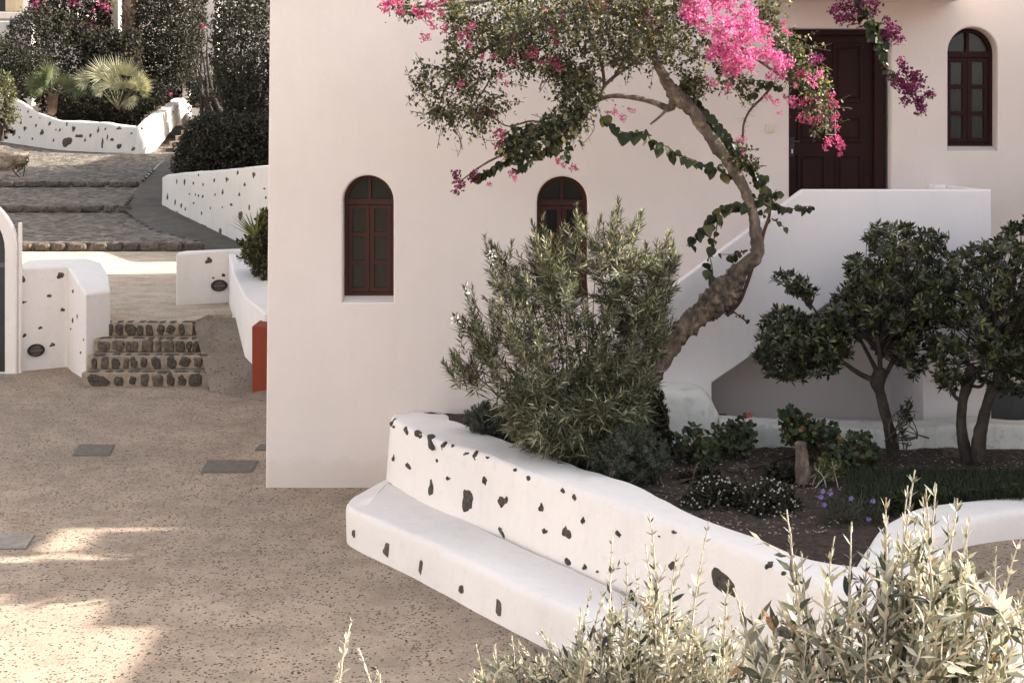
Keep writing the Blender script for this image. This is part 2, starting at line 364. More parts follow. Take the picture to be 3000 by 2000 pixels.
def rock_mesh(name, seed, mat, rough=.28, sub=3):
    bm = bmesh.new(); bmesh.ops.create_icosphere(bm, subdivisions=sub, radius=1)
    for v in bm.verts:
        d = v.co.normalized(); f = 1 + rough * (noise.noise(d * 1.3 + Vector((seed * 7.1, 0, 0))) * 1.3 + .35 * noise.noise(d * 3 + Vector((0, seed * 3.3, 0))) + .45 * noise.noise(d * 8 + Vector((seed, 1, 0))))
        v.co = d * f
    me = bpy.data.meshes.new(name); bm.to_mesh(me); bm.free(); finish(me, mat, False); return me
ROCK = [rock_mesh('stone', i, M['stone'], .30) for i in range(7)]
ROCKB = [rock_mesh('stone', 20 + i, M['stone2'], .35) for i in range(5)]
ROCKS = [rock_mesh('stone', 40 + i, M['stone'], .30) for i in range(5)]
def blocky(me):
    for v in me.vertices:
        c = v.co; p = .55
        v.co = Vector([math.copysign(abs(a) ** p, a) for a in c])
for r_ in ROCKS + ROCKB: blocky(r_)

# four rough stone steps
X0, X1a, X1b = -7.35, -5.13, -5.70
steps = thing('stone_steps', 'short flight of four rough dark stone steps beside the white wall end', 'steps', (-6.3, 23.3, 0))
for k in range(4):
    y0 = 23.3 + .35 * k; z0, z1 = .235 * k, .235 * (k + 1)
    xr = X1a + (X1b - X1a) * k / 3; yb = 24.6
    bm = bmesh.new(); add_box(bm, (X0, y0, z0 if k else -.02), (xr, yb, z1 - .004 - .001 * k), .02)
    bm_obj('step', bm, M['mortar'], steps)
    x = X0 + .05; random.seed(50 + k)
    while x < xr - .1:
        wd = random.uniform(.10, .25) if k or x > X0 + .1 else .46
        h = random.uniform(.17, .235)
        if x + wd > xr + .02: break
        o = link('stone', random.choice(ROCKS + ROCK + ROCKB), steps)
        o.location = (x + wd / 2, y0 + .012, z0 + .095 + random.uniform(-.01, .02)); o.scale = (wd * .44, .045, h * .5); o.rotation_euler = (0, random.uniform(-.15, .15), 0)
        x += wd + random.uniform(-.02, .05)
    x = X0 + .06
    while x < xr - .12:
        wd = random.uniform(.10, .26)
        o = link('stone', random.choice(ROCKS), steps)
        o.location = (x + wd / 2, y0 + .07 + random.uniform(0, .05), z1 - .006); o.scale = (wd * .46, .075, .02)
        x += wd + random.uniform(.01, .10)

# stepped cobbled hill
def hz(y):
    pts = [(38.6, 1.18), (44.7, 1.67), (44.7001, 1.89), (49.7, 2.29), (49.7001, 2.49), (57, 3.45), (62, 4.1), (75, 6.5), (110, 10)]
    for (a, za), (b, zb) in zip(pts, pts[1:]):
        if a <= y <= b: return za + (zb - za) * (y - a) / (b - a)
    return .9
def pz(y): return Z1 + .004 + (3.45 - Z1) * (y - 38.6) / (57 - 38.6) if y < 57 else 3.45 + (y - 57) * .14
XB = [(36, -6.0), (38.6, -8.7), (41, -10.8), (44.7, -12.7), (49.7, -13.5), (57, -14.2), (62, -14.6)]
def xb(y):
    for (a, za), (b, zb) in zip(XB, XB[1:]):
        if a <= y <= b: return za + (zb - za) * (y - a) / (b - a)
    return XB[-1][1]
rows = [38.6, 39.6, 41, 42.5, 44.7, 44.7001, 46, 47.5, 49.7, 49.7001, 51, 53, 55, 57, 59, 62]
V = []; Q = []
for y in rows:
    x1 = xb(min(y, 62))
    for i in range(13):
        x = -45 + (x1 + 45) * (i / 12) ** .6; V.append((x, y, hz(y) + (max(0, -x - 18) * .02 * max(0, (y - 50) / 7)) ))
for j in range(len(rows) - 1):
    for i in range(12): Q.append((j * 13 + i, j * 13 + i + 1, (j + 1) * 13 + i + 1, (j + 1) * 13 + i))
k0 = len(V)
for i in range(13): V.append((V[i][0], 38.6, .9))
for i in range(12): Q.append((k0 + i, k0 + i + 1, i + 1, i))
struct(mesh_obj('cobbled_steps', V, Q, M['cobble']))
V = []; Q = []
rr = [38.6 - 2.2, 38.6, 39.5, 41, 42.5, 44.7, 47, 49.7, 53, 57, 62]
for y in rr:
    z = pz(max(y, 38.6)) + (0 if y >= 38.6 else -.002)
    for i in range(9): V.append((xb(y) + (-4.0 - xb(y)) * i / 8, y, z))
for j in range(len(rr) - 1):
    for i in range(8): Q.append((j * 9 + i, j * 9 + i + 1, (j + 1) * 9 + i + 1, (j + 1) * 9 + i))
struct(mesh_obj('path', V, Q, M['path'], None, True))
random.seed(77)
kerb = thing('stone_riser', 'rows of dark lava stones edging the broad cobbled steps', 'stone edging', (-12, 38.6, Z1))
for (yy, zb, hh, xa, xc) in ((38.58, Z1, .25, -15.2, -8.8), (44.68, 1.67, .23, -19, -12.8), (49.68, 2.29, .21, -22, -13.6)):
    x = xa
    while x < xc:
        wd = random.uniform(.28, .62)
        o = link('stone', random.choice(ROCKS + ROCKB), kerb)
        o.location = (x + wd / 2, yy, zb + hh * .48); o.scale = (wd * .46, .10, hh * .46); x += wd + random.uniform(.03, .18)
# kerb stones along the cobble / path joint
for i in range(26):
    y = 39 + i * .55; x = xb(y)
    if y > 52.5: break
    o = link('stone', random.choice(ROCKS), kerb); o.location = (x, y, hz(y) + .0); o.scale = (.06, .24, .03); o.rotation_euler = (0, 0, .3)
# planted hillside beyond
grid_obj('hillside', list(np.linspace(-60, 5, 14)), [61, 64, 68, 75, 85, 100, 130], lambda x, y: 4.0 + (y - 61) * .16, M['soil'])

# ------------------------------------------------------------------ lofted whitewashed walls
def loft_wall(name, prof, mat, parent=None, nsec=70, rnd=.07, cr=4, jitter=.012, seed=0):
    """prof: control polylines (each a list of 3D points) from outer base over the top to inner base"""
    lines = [catmull(pl_, nsec) for pl_ in prof]
    V = []; ncs = None
    for s in range(nsec):
        pts = [np.array(l[s]) for l in lines]; ring = [pts[0]]
        # intermediate face points
        a, b = pts[0], pts[1]
        for t in (.33, .66): ring.append(a * (1 - t) + b * t)
        for i in range(1, len(pts) - 1):
            p, q, r = pts[i - 1], pts[i], pts[i + 1]
            d1 = p - q; d2 = r - q; l1 = np.linalg.norm(d1); l2 = np.linalg.norm(d2)
            rr_ = min(rnd, l1 * .45, l2 * .45); A = q + d1 / l1 * rr_; B = q + d2 / l2 * rr_
            for c in range(cr + 1):
                t = c / cr; ring.append((1 - t) ** 2 * A + 2 * t * (1 - t) * q + t * t * B)
        ring.append(pts[-1]); ncs = len(ring); V += ring
    V = [Vector(v) for v in V]
    if jitter:
        for i, v in enumerate(V):
            d = noise.noise_vector(v * 1.7 + Vector((seed, 0, 0))) + .5 * noise.noise_vector(v * 4.3 + Vector((seed, 9, 0)))
            V[i] = v + d * jitter * Vector((1, 1, 1)).length * .6
    Q = [(s * ncs + i, (s + 1) * ncs + i, (s + 1) * ncs + i + 1, s * ncs + i + 1) for s in range(nsec - 1) for i in range(ncs - 1)]
    Q.append(tuple(range(ncs))); Q.append(tuple((nsec - 1) * ncs + i for i in reversed(range(ncs))))
    bm = bmesh.new(); vs = [bm.verts.new(v) for v in V]
    for q in Q: bm.faces.new([vs[i] for i in q])
    return bm_obj(name, bm, mat, parent, True)
def tree_of(o):
    dg = None
    me = o.data; return bvhtree.BVHTree.FromPolygons([v.co.copy() for v in me.vertices], [tuple(p.vertices) for p in me.polygons])
CAMP = Vector((0, 0, HC))
def embed(parent, tree, spots, prot=.020, depth=.06, pool=None):
    """dark stones showing through the whitewash: (x, y, w, h, tilt) in photo pixels"""
    for i, s in enumerate(spots):
        x, y, wp, hp = s[:4]; tilt = s[4] if len(s) > 4 else 0
        d = (P(x, y, 10) - CAMP).normalized(); hit = tree.ray_cast(CAMP, d)
        if hit[0] is None: continue
        loc, nr = hit[0], hit[1]
        if nr.dot(d) > 0: nr = -nr
        k = loc.y / F
        up = Vector((0, 0, 1)); rx = up.cross(nr)
        if rx.length < .2: rx = Vector((1, 0, 0))
        rx.normalize(); uy = nr.cross(rx)
        fx = max(.35, abs(rx.x)); 
        Rm = Matrix((rx, uy, nr)).transposed().to_4x4() @ Matrix.Rotation(rad(tilt), 4, 'Z')
        o = link('stone', (pool or ROCK)[i % len(pool or ROCK)], parent)
        Mw = Matrix.Translation(loc - nr * (depth - prot)) @ Rm @ Matrix.Diagonal((wp * k * .48 / fx, hp * k * .48, depth, 1))
        if parent.get('_loc') is not None: o.matrix_world = Mw; o.matrix_basis = Mw
        else: o.matrix_basis = Mw

# --- garden wall with bench
gw = thing('garden_wall', 'long curved whitewashed planter wall studded with dark lava stones', 'wall', (-1.4, 15.4, 0))
zt = 1.07
top_f = [PZ(1146, 1224, zt), PZ(1204, 1258, zt), PZ(1286, 1293, zt), PZ(1434, 1339, zt), PZ(1587, 1395, zt), PZ(1714, 1441, zt), PZ(1816, 1476, zt), PZ(2000, 1543, zt), PZ(2140, 1600, zt), PZ(2312, 1667, zt), PZ(2529, 1757, zt), PZ(2709, 1844, zt), PZ(2900, 1990, zt)]
base_f = [Vector((-1.47, 15.52, -.03))] + [Vector((p.x - .03, p.y - .16, -.03)) for p in top_f[1:]]
top_b = [PZ(1165, 1206, zt), PZ(1250, 1212, zt), PZ(1340, 1232, zt), PZ(1459, 1277, zt), PZ(1600, 1328, zt), PZ(1714, 1369, zt), PZ(1867, 1420, zt), PZ(2000, 1487, zt), PZ(2167, 1548, zt), PZ(2384, 1631, zt), PZ(2620, 1665, zt), PZ(2880, 1690, zt), PZ(3060, 1860, zt)]
base_b = [Vector((p.x + .02, p.y + .02, .4)) for p in top_b]
gwall = loft_wall('wall', [base_f, top_f, top_b, base_b], M['white'], gw, 110, .09, 4, .016, 3)
# back end running to the house
loft_wall('wall_end', [[Vector((-1.44, 15.55, -.03)), Vector((-1.36, 16.1, -.03)), Vector((-1.36, 16.695, -.03))],
                       [Vector((-1.36, 15.66, 1.04)), Vector((-1.30, 16.1, .99)), Vector((-1.30, 16.695, .94))],
                       [Vector((-.9, 15.6, 1.03)), Vector((-.75, 16.1, .97)), Vector((-.75, 16.695, .92))],
                       [Vector((-.9, 15.6, .4)), Vector((-.75, 16.1, .4)), Vector((-.75, 16.695, .4))]], M['white'], gw, 14, .08, 4, .01, 5)
zs = .38
seat_f = [PZ(1110, 1414, zs), PZ(1066, 1434, zs), PZ(1030, 1458, zs), PZ(1018, 1484, zs), PZ(1077, 1512, zs), PZ(1204, 1563, zs), PZ(1408, 1665, zs), PZ(1510, 1716, zs), PZ(1689, 1800, zs), PZ(1860, 1880, zs)]
seat_base = [Vector((PZ(1110, 1414, zs).x, PZ(1110, 1414, zs).y - .02, -.03)), Vector((PZ(1066, 1434, zs).x, PZ(1066, 1434, zs).y, -.03)), Vector((PZ(1030, 1458, zs).x - .01, PZ(1030, 1458, zs).y - .01, -.03)), PZ(1018, 1600, -.03), PZ(1070, 1632, -.03), PZ(1190, 1692, -.03), PZ(1395, 1802, -.03), PZ(1500, 1860, -.03), PZ(1680, 1955, -.03), PZ(1850, 2050, -.03)]
seat_b = [Vector((-1.40, 15.72, zs)), Vector((-1.36, 15.66, zs)), Vector((-1.33, 15.58, zs)), Vector((-1.30, 15.48, zs)), PZ(1150, 1410, zs), PZ(1306, 1488, zs), PZ(1510, 1590, zs), PZ(1600, 1630, zs), PZ(1760, 1700, zs), PZ(1930, 1790, zs)]
seat_bb = [Vector((p.x, p.y, -.03)) for p in seat_b]
bench = loft_wall('bench', [seat_base, seat_f, seat_b, seat_bb], M['white'], gw, 90, .075, 4, .013, 8)
def Zpx(lst, ox, oy, sc): return [(ox + a / sc, oy + b / sc, c / sc * 1.25, d / sc * 1.25, *r) for a, b, c, d, *r in lst]
gs = Zpx([(292, 175, 14, 50, -15), (303, 195, 16, 22, 0), (370, 212, 42, 34, -10), (442, 245, 48, 34, -10), (510, 268, 70, 46, -25), (585, 305, 26, 50, 0), (641, 306, 14, 24, 0),
          (302, 376, 18, 44, 10), (385, 420, 46, 36, -10), (549, 388, 14, 24, 0), (616, 492, 22, 26, 0), (714, 348, 28, 24, 20), (768, 360, 26, 54, 15), (840, 372, 20, 16, 0),
          (517, 548, 34, 100, 10), (725, 610, 78, 150, 15), (820, 500, 34, 52, 0), (934, 620, 60, 72, 20), (918, 790, 44, 44, -30), (998, 446, 20, 26, 0), (1075, 490, 22, 34, -20),
          (1150, 660, 32, 56, 0), (1273, 562, 30, 30, -20), (1337, 596, 28, 36, -20), (1172, 795, 26, 36, 0), (1288, 795, 48, 88, 0), (1388, 738, 24, 50, 5), (1300, 968, 40, 44, -20),
          (1400, 1000, 26, 36, 20), (1472, 1025, 14, 20, 0), (1587, 805, 38, 36, -10), (1915, 800, 22, 24, 0), (1825, 822, 10, 14, 0)], 1000, 1150, 1.96)
gs += [(1970, 1660, 26, 40, 0), (2112, 1698, 78, 82, -20), (2255, 1655, 22, 28, 20), (2297, 1678, 14, 20, 0), (1850, 1742, 24, 50, 0), (2500, 1775, 42, 20, 0), (2340, 1700, 30, 16, 0), (1655, 1740, 14, 8, 0), (2660, 1900, 40, 50, 0), (2300, 1850, 50, 60, 0)]
tw_ = tree_of(gwall); embed(gw, tw_, gs)
bs = Zpx([(70, 808, 22, 44, 0), (257, 900, 36, 70, 0), (456, 1000, 20, 76, 0), (688, 1130, 30, 50, 0), (905, 1235, 28, 90, 0)], 1000, 1150, 1.96)
embed(gw, tree_of(bench), bs, prot=.010, pool=ROCKB)

# second wall to the right, raised gravel path
def offset_wall(name, ctr, th, z0, z1, mat, parent, seed, rnd=.08, nsec=50, jit=.014, batter=.03):
    ctr = [np.array(c, float) for c in ctr]; T = np.gradient(np.array(ctr), axis=0); T = T / np.linalg.norm(T, axis=1)[:, None]
    N = np.stack([T[:, 1], -T[:, 0]], 1)
    z1 = z1 if isinstance(z1, (list, tuple)) else [z1] * len(ctr); z0 = z0 if isinstance(z0, (list, tuple)) else [z0] * len(ctr)
    f = lambda o, z: [Vector((c[0] + n[0] * o, c[1] + n[1] * o, zz)) for c, n, zz in zip(ctr, N, z)]
    return loft_wall(name, [f(th / 2 + batter, z0), f(th / 2, z1), f(-th / 2, z1), f(-th / 2 - batter, z0)], mat, parent, nsec, rnd, 4, jit, seed)
w2 = offset_wall('planter_wall', [(2.75, 10.15), (3.05, 10.9), (3.45, 11.6), (3.95, 12.02), (4.8, 12.25), (6.2, 12.35), (8.2, 12.35)], .46, .4, 1.04, M['white'], None, 12)
tag(w2, 'smooth rounded white wall at the right edge beside raised gravel path', 'wall', base=(2.75, 10.15, .4))
struct(mesh_obj('gravel_path', [(2.6, 7.0, .80), (9, 7.0, .80), (9, 12.3, .80), (3.2, 12.3, .80), (2.9, 10.6, .80)], [(0, 1, 2, 3, 4)], M['ground']))
# low weathered rear wall of the bed
rw = offset_wall('rear_wall', [(2.28, 15.05), (3.1, 14.96), (4.0, 15.02), (5.0, 14.95), (6.2, 15.0), (8.4, 14.95)], .42, .7, [1.2, 1.17, 1.14, 1.19, 1.17, 1.17], M['dirtywhite'], None, 21, .07, 60, .03, .02)
tag(rw, 'low weathered off-white wall behind the small trees', 'wall', base=(2.28, 15.0, .7))
# soil of the bed
def in_bed(x, y): return True
V = []; Q = []
tb = catmull(top_b, 60); tb = tb[[i for i in range(60) if tb[i][0] < 2.62 and tb[i][1] > 10.2]]; NT = len(tb)
for k in range(NT):
    x, y = tb[k][0], tb[k][1]
    for i in range(16):
        t = i / 15; yy = y + (16.6 - y) * t; xx = x + .0
        V.append((xx + .08, yy - .02, .93 + .035 * noise.noise(Vector((xx * 2, yy * 2, 0))) + .02 * noise.noise(Vector((xx * 7, yy * 7, 3))) - (.12 if i == 0 else 0)))
for k in range(NT - 1):
    for i in range(15): Q.append((k * 16 + i, (k + 1) * 16 + i, (k + 1) * 16 + i + 1, k * 16 + i + 1))
o = struct(mesh_obj('soil', V, Q, M['soil'], None, True))
xs = list(np.linspace(2.3, 8.3, 50)); ys = list(np.linspace(11.3, 16.6, 40))
def soilz(x, y):
    if y < 12.25 and x > 2.9 + (y - 10.6) * .75: return .6
    if y > 15.25: return .78
    return .934 + .04 * noise.noise(Vector((x * 2, y * 2, 0))) + .02 * noise.noise(Vector((x * 7, y * 7, 3)))
grid_obj('soil', xs, ys, soilz, M['soil'])

struct(mesh_obj('soil', [(1.9, 11.2, .925), (2.75, 10.15, .925), (3.05, 10.9, .925), (3.45, 11.6, .925), (3.95, 12.05, .925), (3.9, 12.6, .925), (2.2, 12.6, .925)], [(0, 1, 2, 3, 4, 5, 6)], M['soil']))
# ------------------------------------------------------------------ house
def curve_plate(name, outer, holes, yfront, thick, mat, parent, bevel=.02):
    cu = bpy.data.curves.new(name, 'CURVE'); cu.dimensions = '2D'; cu.fill_mode = 'BOTH'
    def sp(pts):
        s = cu.splines.new('POLY'); s.points.add(len(pts) - 1)
        for p, q in zip(s.points, pts): p.co = (q[0], q[1], 0, 1)
        s.use_cyclic_u = True
    sp(outer)
    for h in holes: sp(h)
    cu.extrude = thick / 2 - bevel; cu.bevel_depth = bevel; cu.bevel_resolution = 2; cu.offset = -bevel
    t = bpy.data.objects.new('tmp', cu); C.objects.link(t)
    dg = bpy.context.evaluated_depsgraph_get(); dg.update()
    me = bpy.data.meshes.new_from_object(t.evaluated_get(dg)); me.name = name
    bpy.data.objects.remove(t); bpy.data.curves.remove(cu)
    me.transform(Matrix.Translation((0, yfront + thick / 2, 0)) @ Matrix.Rotation(rad(90), 4, 'X'))
    me.materials.clear(); me.materials.append(mat)
    me.polygons.foreach_set('use_smooth', np.zeros(len(me.polygons), dtype=bool)); me.update()
    return link(name, me, parent)
YW = 16.7
def wx(x): return (x - 1500) / F * YW
def wz(y): return HC - (y - HY) / F * YW
def arch(x0, x1, z0, z1, n=20, d=0.0):
    r = (x1 - x0) / 2; cx = (x0 + x1) / 2; zc = z1 - r
    return [(x0 + d, z0 + d), (x1 - d, z0 + d)] + [(cx + (r - d) * math.cos(a), zc + (r - d) * math.sin(a)) for a in np.linspace(0, math.pi, n)]
WINS = [(wx(1003), wx(1153), wz(885), wz(514)), (wx(1573), wx(1722), wz(890), wz(517)), (wx(2777), wx(2924), wz(442), wz(80))]
DX0, DX1, DZ0, DZ1 = wx(2312), wx(2611), 3.0, wz(84)
house = thing('house', 'large cream plastered house with arched windows and outside stair', 'house', (-3, YW, 0))
XR = 12.0
wall_o = curve_plate('wall', [(-3.014, -.05), (XR, -.05), (XR, 6.9), (-2.955, 6.9)], [arch(*w_) for w_ in WINS] + [[(DX0, DZ0), (DX1, DZ0), (DX1, DZ1), (DX0, DZ1)]], YW, .42, M['house'], house, .022)
box_obj('side_wall', (-3.0, YW + .415, -.05), (-2.6, 33.4, 6.88), M['house'], house)
box_obj('rear_wall', (-2.6, 33.0, -.05), (XR, 33.4, 6.88), M['house'], house)
box_obj('roof', (-3.0, YW + .002, 6.9), (XR, 33.4, 7.0), M['house'], house)
box_obj('inner_wall', (-2.59, 17.7, 0), (XR, 17.8, 6.85), M['greyblock'], house)
# unseen stepped blocks added on the right, heights shaped to cast the courtyard shade
box_obj('balcony_shade_wall', (wx(2790) - .15, 15.56, 6.101), (wx(2790) - .001, YW - .001, 6.95), M['house'], house)  # added above the view to keep sun off the hanging spray
box_obj('shade_wing', (8.6, 15.9, -.05), (XR - .01, YW - .003, 7.55), M['house'], house)
box_obj('shade_wing', (8.6, 13.75, -.05), (XR - .01, 15.899, 7.1), M['house'], house)
box_obj('shade_wing', (8.6, 9.4, -.05), (XR - .01, 13.749, 6.75), M['house'], house)
box_obj('balcony', (wx(2230), 15.55, 5.93), (wx(2790), YW - .001, 6.1), M['house'], house, .02)

def make_window(W, mat, pane_mat, label, curtain=False):
    x0, x1, z0, z1 = W; yf = YW + .20; zb = z0 + .05
    r = (x1 - x0) / 2; cx = (x0 + x1) / 2; zc = z1 - r; b = .045
    out = arch(x0 - .01, x1 + .01, zb, z1 + .01)
    # openings of the fixed frame
    ztr = zc - .01          # transom top
    def fan(side):
        ri = r - .05; pts = []
        a0, a1 = (math.acos(.022 / ri), 0) if side > 0 else (math.pi, math.pi - math.acos(.022 / ri))
        arc = [(cx + ri * math.cos(a), zc + ri * math.sin(a)) for a in np.linspace(a0, a1, 9)]
        arc = [(x, max(z, ztr + .03)) for x, z in arc]
        return arc + [(cx + side * .022, ztr + .03)]
    casement_top = ztr - .045
    low = [(x0 + b, zb + b), (x1 - b, zb + b), (x1 - b, casement_top), (x0 + b, casement_top)]
    fr = curve_plate('window', out, [fan(1), fan(-1), low], yf, .07, mat, house, .006)
    fr['label'] = label
    for side in (1, -1):
        f = fan(side); mesh_obj('pane', [(x, yf + .045, z) for x, z in f], [tuple(range(len(f)))], pane_mat, fr)
    H = casement_top - (zb + b)
    for side in (-1, 1):
        a, c = (x0 + b + .002, cx - .002) if side < 0 else (cx + .002, x1 - b - .002)
        st = .056; hs_ = []
        for k in range(3):
            za = zb + b + .06 + k * (H - .06) / 3; zz = zb + b + (k + 1) * (H - .06) / 3 + .004
            hs_.append([(a + st, za), (c - st, za), (c - st, zz), (a + st, zz)])
        curve_plate('sash', [(a, zb + b + .003), (c, zb + b + .003), (c, casement_top - .003), (a, casement_top - .003)], hs_, yf + .012, .05, mat, fr, .004)
        for h in hs_: mesh_obj('pane', [(x, yf + .04, z) for x, z in h], [(0, 1, 2, 3)], pane_mat, fr)
    if curtain:
        for side in (-1, 1):
            xa = cx + side * .06; xc = cx + side * (r - .05)
            V = []; n = 16
            for i in range(n + 1):
                t = i / n; V += [(xa + (xc - xa) * t, yf + .10 + .01 * math.sin(i * 1.9), zb + .05), (xa + (xc - xa) * t, yf + .10 + .01 * math.sin(i * 1.9), casement_top)]
            mesh_obj('curtain', V, [(2 * i, 2 * i + 2, 2 * i + 3, 2 * i + 1) for i in range(n)], M['curtain'], fr)
    # sloped sill
    mesh_obj('sill', [(x0 + .004, YW + .012, z0 - .004), (x1 - .004, YW + .012, z0 - .004), (x1 - .004, yf + .001, zb + .004), (x0 + .004, yf + .001, zb + .004), (x0 + .004, yf, z0 - .03), (x1 - .004, yf, z0 - .03)], [(0, 1, 2, 3), (0, 3, 4), (1, 5, 2), (2, 5, 4, 3)], M['house'], fr)
    return fr
m_glass_t, n_, b_ = mat_new('window_glass'); b_.inputs['Base Color'].default_value = (.05, .05, .045, 1); b_.inputs['Roughness'].default_value = .06; b_.inputs['Alpha'].default_value = .75
M['wglass'] = m_glass_t
make_window(WINS[0], M['wood_red'], M['glass'], 'red brown arched window')
make_window(WINS[1], M['wood_red'], M['glass'], 'red brown arched window half hidden by the bush')
make_window(WINS[2], M['wood_dark'], M['wglass'], 'dark arched window with net curtain', True)

# door
dy = YW + .16
door = curve_plate('door', [(DX0 - .01, DZ0), (DX1 - .055, DZ0), (DX1 - .055, DZ1 + .01), (DX0 - .01, DZ1 + .01)], [], dy + .05, .06, M['wood_dark'], house, .004)
def dpx(x, y): return (wx(x) , wz(y))
box_obj('door_frame', (DX1 - .17, dy - .03, DZ0), (DX1 - .05, dy + .06, DZ1 + .01), M['wood_dark'], door, .008)
box_obj('door_frame', (DX0 - .01, dy - .02, DZ1 - .07), (DX1 - .172, dy + .048, DZ1 + .01), M['wood_dark'], door, .008)
for (xa, ya, xc, yc) in ((2345, 125, 2435, 300), (2452, 125, 2540, 300), (2345, 340, 2432, 418), (2458, 340, 2540, 418), (2345, 452, 2432, 640), (2458, 452, 2540, 640)):
    a = dpx(xa, ya); c = dpx(xc, yc)
    curve_plate('panel_moulding', [(a[0], c[1]), (c[0], c[1]), (c[0], a[1]), (a[0], a[1])], [[(a[0] + .035, c[1] + .035), (c[0] - .035, c[1] + .035), (c[0] - .035, a[1] - .035), (a[0] + .035, a[1] - .035)]], dy + .03, .03, M['wood_dark'], door, .008)
    box_obj('panel', (a[0] + .06, dy + .035, c[1] + .06), (c[0] - .06, dy + .055, a[1] - .06), M['wood_dark'], door, .01)
# small glazed light with a white edge
a = dpx(2429, 306); c = dpx(2459, 396)
curve_plate('glazed_light', [(a[0], c[1]), (c[0], c[1]), (c[0], a[1]), (a[0], a[1])], [[(a[0] + .01, c[1] + .01), (c[0] - .01, c[1] + .01), (c[0] - .01, a[1] - .01), (a[0] + .01, a[1] - .01)]], dy + .015, .03, M['whitemetal'], door, .002)
mesh_obj('pane', [(a[0], dy + .03, c[1]), (c[0], dy + .03, c[1]), (c[0], dy + .03, a[1]), (a[0], dy + .03, a[1])], [(0, 1, 2, 3)], M['glass'], door)
# handle and lock plate
box_obj('lock_plate', (*(wx(2323), dy + .03, wz(460)),), (wx(2336), dy + .052, wz(402)), M['black'], door, .004)
box_obj('door_handle', (wx(2324), dy - .03, wz(418)), (wx(2350), dy - .012, wz(412)), M['black'], door, .004)
box_obj('handle_stem', (wx(2326), dy - .012, wz(418)), (wx(2332), dy + .03, wz(412)), M['black'], door)
box_obj('keyhole', (wx(2328), dy + .022, wz(450)), (wx(2332), dy + .034, wz(438)), M['whitemetal'], door, .002)
# wall switch
sw = box_obj('wall_switch', (wx(2243), YW - .02, wz(388)), (wx(2268), YW + .001, wz(364)), M['ivory'], house, .004)
box_obj('button', (wx(2249), YW - .027, wz(384)), (wx(2262), YW - .019, wz(368)), M['ivory'], sw, .003)

nb = thing('bounce_house', 'unseen white house added beyond the left edge to bounce light', 'house', (-18.6, 6, 0))  # added out of frame: its sunlit side bounces warm light into the court
nbw = box_obj('wall', (-24, -2, -.05), (-18.2, 15.2, 6.2), M['farwhite'], nb)
box_obj('roof', (-24.1, -2.1, 6.202), (-18.1, 15.3, 6.4), M['farwhite'], nb, .03)
for yy in (2, 6.5, 11):
    f_ = box_obj('window', (-18.215, yy, 2.6), (-18.16, yy + .8, 4.1), M['wood_red'], nb, .01); box_obj('pane', (-18.17, yy + .08, 2.68), (-18.15, yy + .72, 4.02), M['glass'], f_)
nb2 = thing('shade_house', 'unseen white house added behind the main house to shade the cobbled steps', 'house', (0, 42, .9))  # hidden block added to throw shade over the far steps and trees
box_obj('wall', (-3.4, 41.2, 0), (6, 58, 10.5), M['farwhite'], nb2)
box_obj('roof', (-3.5, 41.1, 10.502), (6.1, 58.1, 10.7), M['farwhite'], nb2, .03)
# ------------------------------------------------------------------ outside staircase
YP = 15.4
def sx(x): return (x - 1500) / F * YP
def sz(y): return HC - (y - HY) / F * YP
stair = thing('staircase', 'white plastered outside staircase with solid sloping parapet', 'staircase', (sx(1480), YP, .9))
outl = [(sx(1440), sz(1232)), (sx(2344), sz(563)), (sx(2356), sz(556)), (sx(2905), sz(556)), (sx(2905), .85), (sx(2705), .85), (sx(2705), sz(735)), (sx(2655), sz(735)), (sx(2085), sz(1121)), (sx(2085), .85), (sx(1440), .85)]
par = curve_plate('parapet', outl, [], YP, .17, M['stairwhite'], stair, .018)
box_obj('side_parapet', (sx(2905) - .17, YP + .172, .85), (sx(2905) - .001, YW - .002, sz(556) - .003), M['stairwhite'], stair, .015)
box_obj('corner_block', (sx(2905) - .32, YW - .25, sz(556) - .3), (sx(2905) - .172, YW - .003, sz(556) + .012), M['stairwhite'], stair, .02)
box_obj('under_wall', (sx(2705), YP + .172, .85), (sx(2705) + .15, YW - .002, 2.8), M['stairwhite'], stair)
box_obj('landing', (sx(2350), YP + .172, 2.78), (sx(2905) - .172, YW - .002, 2.998), M['stairwhite'], stair)
box_obj('floor', (2.2, YP + .05, .7), (sx(2700), YW - .003, .86), M['stairwhite'], stair)
n = 12; xa, xe = sx(1620), sx(2350)
for k in range(n):
    xk = xa + (xe - xa) * k / n; z1 = .95 + (3.0 - .95) * (k + 1) / n
    V = [(xk, z1 - .32 if k else .9), (xe + .0 if False else xk + (xe - xa) / n, z1 - .32 + .17), (xk + (xe - xa) / n, z1), (xk, z1)]
    V = [(x, YP + .173, z) for x, z in V] + [(x, YW - .003, z) for x, z in V]
    mesh_obj('step', V, [(0, 1, 2, 3), (7, 6, 5, 4), (0, 4, 5, 1), (1, 5, 6, 2), (2, 6, 7, 3), (3, 7, 4, 0)], M['stairwhite'], stair)
